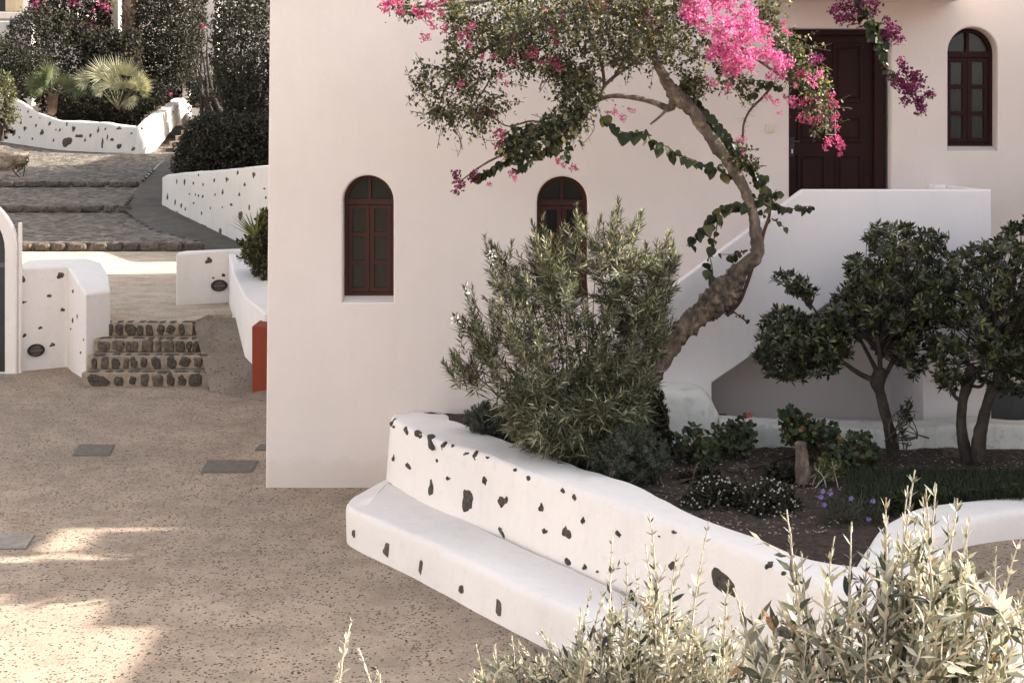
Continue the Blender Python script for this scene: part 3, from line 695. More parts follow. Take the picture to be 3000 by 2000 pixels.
# rough foot of the stair
ft = loft_wall('foot', [[Vector((1.45, 14.93, .7)), Vector((1.9, 14.86, .7)), Vector((2.3, 14.88, .7)), Vector((2.42, 15.0, .7))],
                        [Vector((1.45, 15.08, 1.50)), Vector((1.9, 15.03, 1.49)), Vector((2.14, 15.05, 1.46)), Vector((2.32, 15.06, 1.19))],
                        [Vector((1.45, 15.42, 1.55)), Vector((1.9, 15.42, 1.55)), Vector((2.14, 15.42, 1.48)), Vector((2.32, 15.42, 1.19))],
                        [Vector((1.45, 15.42, .7)), Vector((1.9, 15.42, .7)), Vector((2.2, 15.42, .7)), Vector((2.42, 15.42, .7))]], M['dirtywhite'], stair, 26, .1, 4, .02, 31)
ut = box_obj('dark_block', (sx(2912), 15.9, .9), (6.9, 16.6, 1.30), M['greyblock'], None, .02)  # plain dark grey box in place of an unidentified dark panel
tag(ut, 'dark grey block against the wall right of the staircase', 'utility box', base=(6, 16.2, .9))

# ------------------------------------------------------------------ left courtyard walls, arch gate, red post
lw = thing('left_wall', 'white garden wall with dark stones ending beside the steps', 'wall', (-8.2, 25, 0))
def prism(name, pts, mat, parent, bev=.04):
    """pts: (x, y, z_top) going round; base at -0.03"""
    bm = bmesh.new(); t = [bm.verts.new((x, y, z)) for x, y, z in pts]; b = [bm.verts.new((x, y, -.03)) for x, y, z in pts]
    bm.faces.new(t); bm.faces.new(b[::-1])
    for i in range(len(pts)): j = (i + 1) % len(pts); bm.faces.new((b[i], b[j], t[j], t[i]))
    bmesh.ops.recalc_face_normals(bm, faces=bm.faces[:])
    es = [e for e in bm.edges if e.verts[0].co.z > 0 or e.verts[1].co.z > 0]
    bmesh.ops.bevel(bm, geom=es, offset=bev, segments=3, affect='EDGES', profile=.5)
    bmesh.ops.triangulate(bm, faces=[f for f in bm.faces if len(f.verts) > 4])
    return bm_obj(name, bm, mat, parent, False)
A = (-9.05, 24.6); B = (-8.22, 25.2); D = (-7.47, 23.9)
lwm = prism('wall', [(A[0], A[1], 1.88), (B[0], B[1], 1.86), (-7.9, 24.6, 1.74), (D[0], D[1], 1.50), (-7.16, 24.35, 1.50), (-7.42, 25.1, 1.70), (-7.75, 25.75, 1.88), (-8.1, 26.0, 1.93), (-9.05, 25.6, 1.94)], M['white'], lw)
embed(lw, tree_of(lwm), Zpx([(152, 715, 30, 50), (398, 685, 46, 50), (320, 820, 32, 22), (160, 862, 28, 20), (408, 910, 22, 36), (265, 1033, 26, 24), (160, 1080, 20, 34, -30), (346, 1142, 34, 28),
                             (481, 790, 12, 36), (508, 955, 10, 34), (480, 980, 10, 44), (466, 1035, 8, 26), (551, 1110, 8, 20), (532, 1193, 8, 26)], 0, 500, 2.24))
def wall_lamp(parent_unused, x, y, wp, hp, tree, label, name='wall_light'):
    d = (P(x, y, 10) - CAMP).normalized(); loc, nr, _, _ = tree.ray_cast(CAMP, d); k = loc.y / F
    if nr.dot(d) > 0: nr = -nr
    rx = Vector((0, 0, 1)).cross(nr).normalized(); uy = nr.cross(rx); R_ = Matrix((rx, uy, nr)).transposed()
    t = thing(name, label, 'wall light', tuple(loc), 'oval bulkhead lights set in the white walls')
    def oval(nm, a, b, z0, z1, mat, hole=0):
        V = []; n = 24
        prof = [(1, z0), (1, z1 * .6), (.93, z1), (.80, z1)] + ([(.78, z1 * .4)] if hole else [(.4, z1 * 1.25), (0.01, z1 * 1.3)])
        for s, z in prof:
            for i in range(n):
                q = 2 * math.pi * i / n; V.append(loc + R_ @ Vector((a * s * math.cos(q), b * s * math.sin(q), z)))
        Q = [(r_ * n + i, r_ * n + (i + 1) % n, (r_ + 1) * n + (i + 1) % n, (r_ + 1) * n + i) for r_ in range(len(prof) - 1) for i in range(n)]
        return mesh_obj(nm, V, Q, mat, t, True)
    a, b = wp * k / 2, hp * k / 2
    oval('housing', a, b, -.01, .05, M['black'], 1)
    oval('lens', a * .76, b * .72, .0, .035, M['iron'])
    bmz = bmesh.new()
    for q in (-.3, .3):
        pts = [loc + R_ @ Vector((a * .72 * c, b * q, .055)) for c in (-1, 1)]
        for s_ in range(1):
            vv = [pts[0] + R_ @ Vector((0, -.006, 0)), pts[1] + R_ @ Vector((0, -.006, 0)), pts[1] + R_ @ Vector((0, .006, 0)), pts[0] + R_ @ Vector((0, .006, 0))]
            vb = [v_ - nr * .015 for v_ in vv]
            a_ = [bmz.verts.new(v_) for v_ in vv]; b2 = [bmz.verts.new(v_) for v_ in vb]
            bmz.faces.new(a_); bmz.faces.new(b2[::-1])
            for i in range(4): bmz.faces.new((b2[i], b2[(i + 1) % 4], a_[(i + 1) % 4], a_[i]))
    bm_obj('guard', bmz, M['black'], t)
wall_lamp(None, 105, 500 + 1177 / 2.24, 50, 37, tree_of(lwm), 'dark oval bulkhead light low on the left wall near the gate')

rwall = thing('right_wall', 'low white wall beside the ramp below the shrub', 'wall', (-6, 26.8, 0))
rwm = prism('wall', [(-6.62, 27.0, 1.95), (-6.57, 26.7, 1.95), (-5.63, 27.15, 1.99), (-4.4, 27.5, 1.99), (-4.4, 27.95, 1.99), (-6.5, 27.2, 1.97)], M['white'], rwall)
rw2 = prism('ramp_wall', [(-5.63, 27.12, 1.92), (-5.2, 25.4, 1.72), (-4.62, 23.62, 1.50), (-4.15, 22.9, 1.30), (-3.3, 22.9, 1.30), (-3.9, 23.8, 1.50), (-4.55, 25.6, 1.74), (-4.9, 27.12, 1.92)], M['white'], rwall)
t_r = tree_of(rwm)
embed(rwall, t_r, Zpx([(1373, 590, 46, 46), (1400, 702, 20, 14), (1464, 684, 28, 26)], 0, 500, 2.24))
wall_lamp(None, 1437 / 2.24, 500 + 753 / 2.24, 48, 34, t_r, 'dark oval bulkhead light on the right wall above the ramp')

rp = box_obj('red_post', (-4.26, 22.36, -.02), (-3.3, 23.6, 1.16), M['red'], None, .015)
tag(rp, 'terracotta red painted block at the house corner', 'post', base=(-3.8, 22.9, 0))

# arched gateway at the left edge
gate = thing('gateway', 'white arched gateway with dark gate at the left edge', 'gateway', (-9.6, 24.6, 0))
gx = lambda x: (x - 1500) / F * 24.55
gzz = lambda y: HC - (y - HY) / F * 24.55
xr_ = gx(51); xo = gx(42)
cxg = -9.95; r_o = xr_ - cxg; r_i = xo - cxg - .12; zcg = gzz(560) - r_o
outer = [(-10.8, -.03), (xr_, -.03)] + [(cxg + r_o * math.cos(a), zcg + r_o * math.sin(a)) for a in np.linspace(0, math.pi * .5, 14)] + [(-10.8, zcg + r_o)]
inner = [(cxg - r_i, 0.0), (cxg + r_i, 0.0)] + [(cxg + r_i * math.cos(a), zcg + r_i * math.sin(a)) for a in np.linspace(0, math.pi, 20)]
curve_plate('arch', outer, [inner], 24.5, .16, M['white'], gate, .03)
g_ = curve_plate('gate', [(x, z) for x, z in arch(cxg - r_i + .002, cxg + r_i - .002, .02, zcg + r_i - .002)], [], 24.6, .05, M['black'], gate, .005)
box_obj('gate_rail', (cxg - r_i + .003, 24.56, 1.9), (cxg + r_i - .003, 24.60, 1.98), M['bluegrey'], g_)
box_obj('pier', (xr_ + .002, 24.56, -.03), (xr_ + .055, 24.66, gzz(652)), M['white'], gate, .02)

# manhole covers
def cover(pts, mat, label, name='manhole_cover', slats=0):
    q = [PZ(x, y, .006) for x, y in pts]; c = sum(q, Vector()) / 4
    t = thing(name, label, 'cover', (c.x, c.y, 0), 'metal covers set in the courtyard paving')
    def slab(nm, s, z0, z1, m_, par):
        v = [c + (p - c) * s for p in q]; V = [(p.x, p.y, z0) for p in v] + [(p.x, p.y, z1) for p in v]
        return mesh_obj(nm, V, [(4, 5, 6, 7), (0, 1, 5, 4), (1, 2, 6, 5), (2, 3, 7, 6), (3, 0, 4, 7)], m_, par)
    slab('frame', 1.0, -.01, .008, M['iron'], t); slab('lid', .93, -.01, .014, mat, t)
    if slats:
        for i in range(slats):
            a = q[0].lerp(q[1], (i + .5) / slats); b = q[3].lerp(q[2], (i + .5) / slats); a, b = c + (a - c) * .9, c + (b - c) * .9
            w_ = (q[1] - q[0]) * (.18 / slats)
            V = [a - w_, a + w_, b + w_, b - w_]; V = [(p.x, p.y, .013) for p in V] + [(p.x, p.y, .024) for p in V]
            mesh_obj('bar', V, [(4, 5, 6, 7), (0, 1, 5, 4), (1, 2, 6, 5), (2, 3, 7, 6), (3, 0, 4, 7)], mat, t)
cover([(210, 1335), (322, 1334), (338, 1302), (233, 1301)], M['iron'], 'dark metal cover farthest left in the shaded paving')
cover([(587, 1384), (740, 1383), (759, 1348), (608, 1347)], M['iron'], 'large dark metal cover in front of the house corner')
cover([(745, 1319), (800, 1319), (815, 1300), (762, 1300)], M['iron'], 'dark metal cover mostly hidden behind the house corner')
cover([(-60, 1608), (78, 1607), (104, 1567), (-30, 1566)], M['grate'], 'pale slatted drain grate in the sun at the left edge', 'drain_grate', 16)

# ------------------------------------------------------------------ far walls
fwall = thing('far_wall', 'long white curved planter wall with black stones beyond the cobbled steps', 'wall', (-18, 57, 3.4))
top_p = [P(-160, 215, 62), P(-40, 262, 60), P(40, 288, 59), P(110, 330, 58.2), P(180, 352, 57.5), P(290, 357, 57), P(360, 366, 56.8), P(425, 372, 56.7)]
bas_p = [P(-160, 400, 61.8), P(-40, 402, 59.8), P(40, 408, 58.8), P(110, 414, 58.0), P(180, 424, 57.3), P(290, 440, 56.8), P(360, 446, 56.6), P(432, 446, 56.5)]
tb_ = [p + Vector((0, .45, 0.0)) for p in top_p]; bb_ = [Vector((p.x, p.y + .5, p.z)) for p in bas_p]
bas_p = [p - Vector((0, 0, .5)) for p in bas_p]
f1 = loft_wall('wall', [bas_p, top_p, tb_, bb_], M['farwhite'], fwall, 50, .12, 3, .04, 41)
yy_ = [56.6, 58.5, 60.5, 62.5, 64.5]; xr2 = [-15.02, -15.06, -15.12, -15.2, -15.3]; zb2 = [3.2, 3.75, 4.3, 4.8, 5.3]; zt2 = [4.52, 4.95, 5.3, 5.65, 5.95]
f2 = loft_wall('stair_wall', [[Vector((x, y, z)) for x, y, z in zip(xr2, yy_, zb2)], [Vector((x - .08, y, z)) for x, y, z in zip(xr2, yy_, zt2)], [Vector((x - .55, y, z)) for x, y, z in zip(xr2, yy_, zt2)], [Vector((x - .6, y, z)) for x, y, z in zip(xr2, yy_, zb2)]], M['farwhite'], fwall, 30, .06, 3, .02, 43)
fs = Zpx([(45, 1090, 24, 44), (122, 1138, 34, 62), (165, 1183, 24, 20), (218, 1105, 26, 44), (260, 1005, 22, 26), (180, 1062, 18, 44), (310, 1083, 16, 30), (362, 1140, 38, 44), (428, 1062, 30, 38), (277, 1195, 18, 22), (245, 960, 12, 24),
          (342, 1013, 12, 18), (461, 1213, 16, 34), (572, 1225, 90, 80), (483, 1117, 16, 14), (515, 1117, 16, 30), (575, 1070, 18, 34), (636, 1108, 24, 48), (672, 1165, 58, 46), (732, 1213, 16, 44), (778, 1168, 20, 34), (847, 1120, 18, 50),
          (907, 1110, 18, 22), (880, 1230, 20, 90), (927, 1180, 10, 60), (960, 1197, 26, 40), (1026, 1110, 44, 30), (1023, 1262, 44, 48), (1134, 1148, 24, 14), (1147, 1280, 36, 36), (1226, 1207, 40, 46), (1268, 1112, 44, 34)], 0, 0, 2.94)
embed(fwall, tree_of(f1), [(a, b, c * 1.3, d * 1.3) for a, b, c, d in fs], prot=.03, depth=.12)
embed(fwall, tree_of(f2), Zpx([(1340, 1080, 18, 40), (1370, 1085, 16, 36), (1410, 995, 14, 34), (1318, 1165, 12, 30), (1400, 915, 18, 30), (1448, 900, 16, 20), (1488, 970, 14, 40), (1525, 920, 14, 46), (1460, 1010, 12, 30)], 0, 0, 2.94), prot=.03, depth=.12)
# dark stair climbing beside it
fst = thing('far_stair', 'dark stone stair climbing beside the far white wall', 'steps', (-14, 57, 3.4))
for k in range(9):
    z = 3.42 + .24 * k; y = 57.0 + .85 * k; x0 = -14.55 + k * .04
    box_obj('step', (x0, y, z - .3), (x0 + 2.2, y + 1.0, z + .22 - .002), M['mortar'], fst, .02)
    x = x0 + .1
    while x < x0 + 2.1:
        wd = random.uniform(.28, .5); o = link('stone', random.choice(ROCKS), fst); o.location = (x + wd / 2, y, z + .10); o.scale = (wd * .45, .07, .10); x += wd + .07
# right spotted wall
r2 = thing('spotted_wall', 'tall white retaining wall with dark stones below the hedge', 'wall', (-10, 42, 1.5))
tp = [P(476, 518, 45.6), P(492, 511, 45.0), P(560, 504, 43.2), P(640, 498, 41.2), P(780, 486, 38.2), P(900, 478, 36)]
bp = [P(476, 612, 45.6), P(492, 618, 45.0), P(560, 650, 43.2), P(640, 680, 41.2), P(780, 716, 38.2), P(900, 740, 36)]
r2m = loft_wall('wall', [[p - Vector((0, .1, .3)) for p in bp], tp, [p + Vector((.15, .45, 0)) for p in tp], [p + Vector((.15, .5, 0)) for p in bp]], M['farwhite'], r2, 50, .08, 3, .03, 51)
ss = Zpx([(1100, 170, 18, 48), (1150, 205, 16, 50), (1160, 70, 14, 34), (1213, 72, 14, 50), (1268, 78, 12, 34), (1303, 32, 12, 22), (1190, 230, 14, 36), (1217, 250, 10, 30), (1162, 275, 10, 30), (1250, 330, 16, 34), (1335, 90, 12, 26),
          (1242, 150, 12, 24), (1283, 160, 8, 26), (1303, 165, 10, 24), (1332, 168, 14, 26), (1272, 212, 12, 20), (1322, 278, 16, 28), (1340, 365, 50, 34), (1380, 240, 8, 40), (1412, 160, 12, 24), (1408, 66, 20, 36), (1462, 140, 16, 34),
          (1460, 240, 14, 18), (1445, 395, 38, 42), (1495, 57, 30, 42), (1515, 218, 22, 34), (1570, 160, 16, 30), (1577, 295, 40, 60), (1607, 90, 20, 28), (1560, 12, 20, 34), (1635, 240, 18, 40), (1668, 26, 22, 46), (1733, 114, 20, 26), (1745, 180, 16, 26)], 0, 500, 2.24)
embed(r2, tree_of(r2m), [(a, b, c * 1.25, d * 1.2) for a, b, c, d in ss], prot=.02, depth=.08)
# boulder and low planter edge at far left
bl = link('boulder', rock_mesh('boulder', 91, M['mortar'], .3)); bl.location = tuple(P(20, 465, 50)); bl.scale = (.75, .5, .42)
tag(bl, 'pale rough boulder at the left edge of the cobbled steps', 'boulder')

# ------------------------------------------------------------------ far buildings
fb = thing('far_building', 'sunlit white building with a balcony behind the trees', 'building', (-26, 74, 5))
box_obj('wall', (-60, 75.5, 3), (-23.2, 85, 20), M['farwhite'], fb)
box_obj('balcony', (-60, 73.6, P(0, 55, 73.6).z), (-23.4, 75.49, P(0, 36, 73.6).z), M['farwhite'], fb, .03)
cu_ = box_obj('curtain', (P(18, 0, 75.4).x, 75.3, P(0, 34, 75.4).z), (P(63, 0, 75.4).x, 75.45, 14), M['shutter'], fb)
box_obj('window', (P(-60, 0, 75.4).x, 75.35, P(0, 34, 75.4).z), (P(17, 0, 75.4).x, 75.47, 14), M['glass'], fb)
wb_ = box_obj('parapet', (-40, 71, 4.4), (P(95, 0, 71).x, 71.5, P(0, 62, 71).z), M['farwhite'], fb, .05)
box_obj('fixture', (P(30, 0, 70.9).x, 70.8, P(0, 84, 70.9).z), (P(48, 0, 70.9).x, 70.99, P(0, 58, 70.9).z), M['bluegrey'], fb)
pb = thing('rear_building', 'white building glimpsed between the dark trees', 'building', (-15, 82, 5))
box_obj('wall', (-23, 84, 3), (6, 92, 22), M['farwhite'], pb)
box_obj('pillar', (P(322, 0, 68).x, 67.8, 4), (P(352, 0, 68).x, 68.5, 14), M['farwhite'], pb, .05)
box_obj('pillar', (P(590, 0, 70).x, 69.8, 4), (P(640, 0, 70).x, 70.6, 14), M['farwhite'], pb, .05)
box_obj('pillar', (P(535, 0, 64).x, 63.9, 4), (P(556, 0, 64).x, 64.5, P(0, 245, 64).z), M['farwhite'], pb, .05)
hw = box_obj('terrace_wall', (P(560, 0, 60).x, 60, 3.5), (P(730, 0, 60).x, 60.4, P(0, 316, 60).z), M['farwhite'], None, .05)
tag(hw, 'low white terrace wall half hidden in the dark shrubs', 'wall', base=(-14, 60.2, 3.5))

# ------------------------------------------------------------------ vegetation tools
def inpoly(pts, poly):
    x, y = pts[:, 0], pts[:, 1]; ins = np.zeros(len(pts), bool); n = len(poly); j = n - 1
    for i in range(n):
        xi, yi = poly[i]; xj, yj = poly[j]
        c = ((yi > y) != (yj > y)) & (x < (xj - xi) * (y - yi) / (yj - yi + 1e-12) + xi); ins ^= c; j = i
    return ins
def edged(pts, poly):
    d = np.full(len(pts), 1e9); n = len(poly)
    for i in range(n):
        a = np.array(poly[i], float); b = np.array(poly[(i + 1) % n], float); ab = b - a
        t = np.clip(((pts - a) @ ab) / (ab @ ab + 1e-9), 0, 1); d = np.minimum(d, np.linalg.norm(pts - (a + t[:, None] * ab), axis=1))
    return d
def sample_vol(poly, Yc, dr, n, rng, round_px=120, clump=0, cl_r=30):
    poly = [tuple(p) for p in poly]; a = np.array(poly); lo, hi = a.min(0), a.max(0); out = []
    cent = None
    if clump:
        q = rng.uniform(lo, hi, (clump * 12, 2)); q = q[inpoly(q, poly)]; cent = q[:clump]
    while len(out) < n:
        if cent is not None:
            q = cent[rng.integers(0, len(cent), n * 2)] + rng.normal(size=(n * 2, 2)) * cl_r
        else: q = rng.uniform(lo, hi, (n * 3, 2))
        q = q[inpoly(q, poly)]; out += list(q)
    q = np.array(out[:n]); e = np.clip(edged(q, poly) / round_px, 0, 1)
    dep = dr * np.sqrt(1 - (1 - e) ** 2) * rng.uniform(-1, 1, n)
    Y = Yc + dep
    return np.stack([(q[:, 0] - 1500) / F * Y, Y, HC - (q[:, 1] - HY) / F * Y], 1)
def bez(a, b, c, n):
    t = np.linspace(0, 1, n)[:, None]; return (1 - t) ** 2 * a + 2 * t * (1 - t) * b + t * t * c
def bush(tips, base, tub, lv, rng, nl=10, limb_r=.02, leafL=.1, leafW=.018, shoot=.35, nodes=12, per=3, ang=50, spread=.15, sag=0.0, twig_r=.004, up=.3, Lvar=.25, mid=.45, fold=.18, curl=.12, limbs=True, basejit=.15):
    tips = np.asarray(tips); base = np.asarray(tuple(base), float); limb_pts = []
    if limbs:
        idx = rng.choice(len(tips), min(nl, len(tips)), replace=False)
        for i in idx:
            t = tips[i] * .85 + base * .15; b0 = base + rng.normal(size=3) * [basejit, basejit * .6, 0]
            ctrl = b0 * .45 + t * .55 + np.array([(b0[0] - t[0]) * .15, (b0[1] - t[1]) * .15, abs(t[2] - b0[2]) * .12])
            ctrl += rng.normal(size=3) * spread * .6
            pl_ = bez(b0, ctrl, t, 14); tub.add(pl_, np.linspace(limb_r, limb_r * .3, 14), .06, rng); limb_pts.append(pl_[3:])
        LP = np.concatenate(limb_pts)
    for tip in tips:
        if limbs:
            d = np.linalg.norm(LP - tip, axis=1); d[LP[:, 2] > tip[2] + .05] += .4; s = LP[np.argmin(d)]
        else: s = base
        v = tip - s; L = np.linalg.norm(v) + 1e-6
        mid_ = s + v * .5 + np.array([0, 0, -.12 * L * (1 if up > 0 else -1)]) + rng.normal(size=3) * L * .08
        pl_ = bez(s, mid_, tip, 8)
        tub.add(pl_, np.linspace(twig_r * 1.5, twig_r * .6, 8), 0, rng)
        # leafy end
        dirn = unit(pl_[-1] - pl_[-3]); dirn = unit(dirn + np.array([0, 0, up]) + rng.normal(size=3) * spread)
        k = nodes; tt = np.linspace(0, 1, k)[:, None]; sh = shoot * rng.uniform(.6, 1.2)
        q = tip - dirn * sh * (1 - tt)
        q = np.where(tt < .4, q, q)
        phi = rng.uniform(0, 6.28) + np.arange(k) * (2 * np.pi / per / 2 + .3)
        u = unit(np.cross(dirn, [.3, .2, 1.0])); w_ = np.cross(dirn, u)
        for j in range(per):
            a = phi + j * 2 * np.pi / per + rng.normal(size=k) * .2
            an = np.radians(ang * (1.25 - .75 * tt[:, 0]) + rng.normal(size=k) * 10)
            rd = np.cos(a)[:, None] * u + np.sin(a)[:, None] * w_
            d = dirn * np.cos(an)[:, None] + rd * np.sin(an)[:, None]; d[:, 2] -= sag
            nn = dirn - d * (d @ dirn)[:, None] + rng.normal(size=(k, 3)) * .25
            lsc = leafL * (1 + Lvar * rng.normal(size=k)) * (1 - .35 * tt[:, 0])
            lv.add(q, d, nn, np.abs(lsc) + .01, leafW * (.8 + .4 * rng.random(k)), mid, fold, curl)
def rosettes(pts, lv, rng, n=9, L=.09, W=.03, up=.5, outw=None):
    m = len(pts); ax = unit(rng.normal(size=(m, 3)) * .55 + np.array([0, -.15, up]) + (0 if outw is None else outw))
    u = unit(np.cross(ax, np.array([.31, .77, .2]))); w_ = np.cross(ax, u)
    for j in range(n):
        a = rng.uniform(0, .4, m) + j * 2.399; el = np.radians(25 + 60 * (j % 3) / 2 + rng.normal(size=m) * 10)
        d = ax * np.cos(el)[:, None] + (np.cos(a)[:, None] * u + np.sin(a)[:, None] * w_) * np.sin(el)[:, None]
        lv.add(pts, d, ax + rng.normal(size=(m, 3)) * .15, L * rng.uniform(.7, 1.15, m), W * rng.uniform(.8, 1.2, m), .62, .12, .1)
def scatter_leaves(pts, lv, rng, L, W, out_c=None, Lv=.3, per=1, mid=.45, droop=0):
    for _ in range(per):
        d = rng.normal(size=(len(pts), 3)); d[:, 2] -= droop; nn = rng.normal(size=(len(pts), 3)) + [0, -.3, .8]
        lv.add(pts + rng.normal(size=(len(pts), 3)) * L * .5, d, nn, L * rng.uniform(1 - Lv, 1 + Lv, len(pts)), W * rng.uniform(.8, 1.2, len(pts)), mid)

# ------------------------------------------------------------------ oleander
rng = np.random.default_rng(11)
ol = thing('oleander', 'large grey green oleander bush in front of the house wall', 'bush', tuple(P(1690, 1360, 13.9)))
poly = [(1480, 1280), (1500, 1180), (1440, 1140), (1400, 1090), (1300, 1075), (1285, 1055), (1330, 1020), (1385, 1040), (1370, 960), (1335, 935), (1350, 910), (1395, 900), (1400, 850), (1440, 820), (1410, 770), (1420, 700), (1440, 705), (1470, 760), (1500, 715), (1530, 760), (1560, 660), (1590, 670), (1630, 700), (1660, 650), (1690, 605), (1720, 680), (1780, 660), (1805, 595), (1830, 680), (1870, 630), (1900, 720), (1960, 680), (1995, 750), (1955, 800), (1985, 850), (1960, 920), (1935, 1000), (1930, 1090), (1890, 1120), (1900, 1200), (1850, 1260), (1780, 1310), (1700, 1350), (1560, 1320)]
tips = np.concatenate([sample_vol(poly, 14.0, .85, 600, rng, 170), sample_vol([(1480, 1280), (1490, 1150), (1600, 1080), (1800, 1080), (1910, 1150), (1900, 1230), (1780, 1320), (1700, 1350), (1560, 1330)], 13.8, .6, 150, rng, 120), sample_vol([(1850, 700), (1985, 750), (1978, 900), (1955, 1010), (1915, 1120), (1900, 1220), (1780, 1150), (1780, 900)], 14.0, .6, 120, rng, 110)])
tb1, lv1 = Tubes(5), Leaves()
base = P(1700, 1345, 13.95)
hi = tips[:, 2] > 1.9
bush(tips[hi], base, tb1, lv1, rng, 34, .016, .105, .016, .34, 13, 3, 48, .22, up=.45, twig_r=.004)
bush(tips[~hi], base, tb1, lv1, rng, 16, .014, .15, .018, .34, 9, 3, 62, .35, up=.1, sag=.25, twig_r=.004)
sp = [P(1362, 845, 13.9), P(1385, 850, 13.8), P(1420, 695, 14), P(1440, 715, 14), P(1500, 712, 14), P(1560, 655, 14), P(1590, 640, 14.1), P(1690, 605, 13.9), P(1715, 640, 13.8), P(1810, 590, 14), P(1880, 625, 14), P(1960, 685, 14.1), P(1985, 760, 14), P(1980, 850, 14.1), P(1300, 1065, 13.8), P(1330, 1030, 13.9), P(1335, 930, 14), P(1660, 660, 13.7), P(1760, 640, 14.1)]
bush(np.array([tuple(p) for p in sp]), base, tb1, lv1, rng, 17, .011, .095, .015, .40, 18, 3, 42, .08, up=.5)
tb1.build('branches', M['twig_green'], ol); lv1.build('foliage', M['l_oleander'], ol)
fl = Leaves()
for (x, y) in ((1440, 745), (1436, 762), (1364, 850), (1334, 936), (1785, 968), (1795, 975)):
    c = np.array(tuple(P(x, y, 13.3))); d = rng.normal(size=(12, 3)); fl.add(c + d * .015, d, rng.normal(size=(12, 3)), .035, .02, .6)
fl.build('flowers', M['petal_white'], ol)

# ------------------------------------------------------------------ bougainvillea
rng = np.random.default_rng(5)
YB = 14.75
bo = thing('bougainvillea', 'bougainvillea tree with leaning gnarled trunk and pink flowers', 'tree', tuple(P(1840, 1300, YB)))
def PB(x, y, dy=0.0): return np.array(tuple(P(x, y, YB + dy)))
def trunk(pts, name='trunk', mat='bark', n=60, wob=.05, bumpy=.0, sides=20, Yb=YB, parent=bo):
    ctr = catmull([P(x, y, Yb + dy) for x, y, r, dy in pts], n); r = catmull([(p[2], 0, 0) for p in pts], n)[:, 0] * Yb / F * (.92 if n == 260 else 1)
    T = Tubes(sides); T.add(ctr, r)
    V = np.concatenate(T.V); me = fast_mesh(name, V, np.concatenate(T.Q))
    c = np.repeat(ctr, sides, 0)
    for i, v in enumerate(me.vertices):
        d = v.co - Vector(c[i]); rr0 = d.length
        a = noise.noise(v.co * 4) * .25 + noise.noise(v.co * 9) * .2 + bumpy * (noise.noise(v.co * 19) * .3 + noise.noise(v.co * 41) * .14) * min(1.6, rr0 / .08)
        v.co = Vector(c[i]) + d * (1 + wob * 3 * a)
    finish(me, M[mat], True); return link(name, me, parent)
trunk([(1835, 1310, 26, -.2), (1870, 1190, 28, -.15), (1925, 1070, 30, -.1), (1985, 985, 31, -.05), (2045, 925, 33, 0), (2095, 882, 42, 0), (2140, 840, 40, 0), (2165, 795, 27, 0), (2200, 766, 21, 0), (2219, 745, 22, 0), (2217, 705, 19, 0), (2210, 650, 17, 0), (2196, 590, 17, 0), (2160, 515, 17, -.02), (2108, 440, 19, -.05), (2064, 378, 19, -.08), (2024, 322, 20, -.1), (1985, 283, 24, -.1), (1960, 250, 19, -.1), (1935, 205, 16, -.1), (1915, 160, 15, -.1), (1900, 100, 14, -.1), (1890, 30, 14, -.1), (1870, -80, 12, -.1)], n=260, wob=.24, bumpy=1.5, sides=44)
def branch(pts, name='branch', mat='bark', dy=0): return trunk([(x, y, r, dy) for x, y, r in pts], name, mat, 30, .12, 0, 8)
branch([(1975, 290, 15), (1962, 318, 12), (1920, 302, 8), (1870, 288, 8), (1800, 281, 7), (1755, 293, 6), (1700, 330, 5.5), (1640, 372, 5), (1560, 408, 4), (1500, 440, 3.5), (1420, 480, 3), (1350, 530, 2)])
branch([(1963, 312, 6), (1935, 340, 4), (1905, 365, 3)])
branch([(1760, 292, 5), (1770, 255, 6), (1800, 225, 5), (1850, 190, 5), (1890, 150, 5)])
branch([(1770, 250, 5), (1765, 200, 5), (1740, 120, 4), (1700, 40, 4), (1680, -40, 4)])
branch([(1790, 240, 4), (1820, 190, 4), (1860, 110, 4)])
branch([(1900, 90, 9), (1800, 40, 7), (1650, 60, 6), (1500, 110, 5), (1380, 170, 4), (1310, 250, 3), (1290, 300, 2)])
branch([(1895, 60, 9), (1980, 20, 7), (2100, 90, 6), (2200, 160, 5), (2300, 230, 4), (2420, 290, 3), (2460, 340, 2)])
branch([(1890, 40, 8), (1700, -10, 6), (1450, 0, 5), (1250, 20, 4), (1130, 10, 2)])
branch([(1640, 372, 3), (1560, 355, 3), (1490, 370, 2), (1440, 340, 2), (1400, 300, 2)])
branch([(1450, 200, 3), (1420, 260, 2.5), (1370, 330, 2), (1330, 380, 1.5), (1345, 400, 1.5), (1355, 440, 1.2)])
def redtw(pts, r0=6, r1=2): return trunk([(x, y, r0 + (r1 - r0) * i / (len(pts) - 1), 0) for i, (x, y) in enumerate(pts)], 'shoot', 'twig_red', 24, .1, 0, 6)
redtw([(2128, 925), (2165, 885), (2185, 840), (2205, 780), (2212, 750)], 7, 5)
redtw([(2226, 735), (2238, 680), (2255, 620), (2238, 560), (2215, 500), (2160, 440)], 6, 2)
redtw([(2140, 905), (2165, 925), (2190, 945)], 3, 1.5)
redtw([(2176, 405), (2180, 360), (2200, 320), (2235, 285), (2260, 255)], 3, 4)
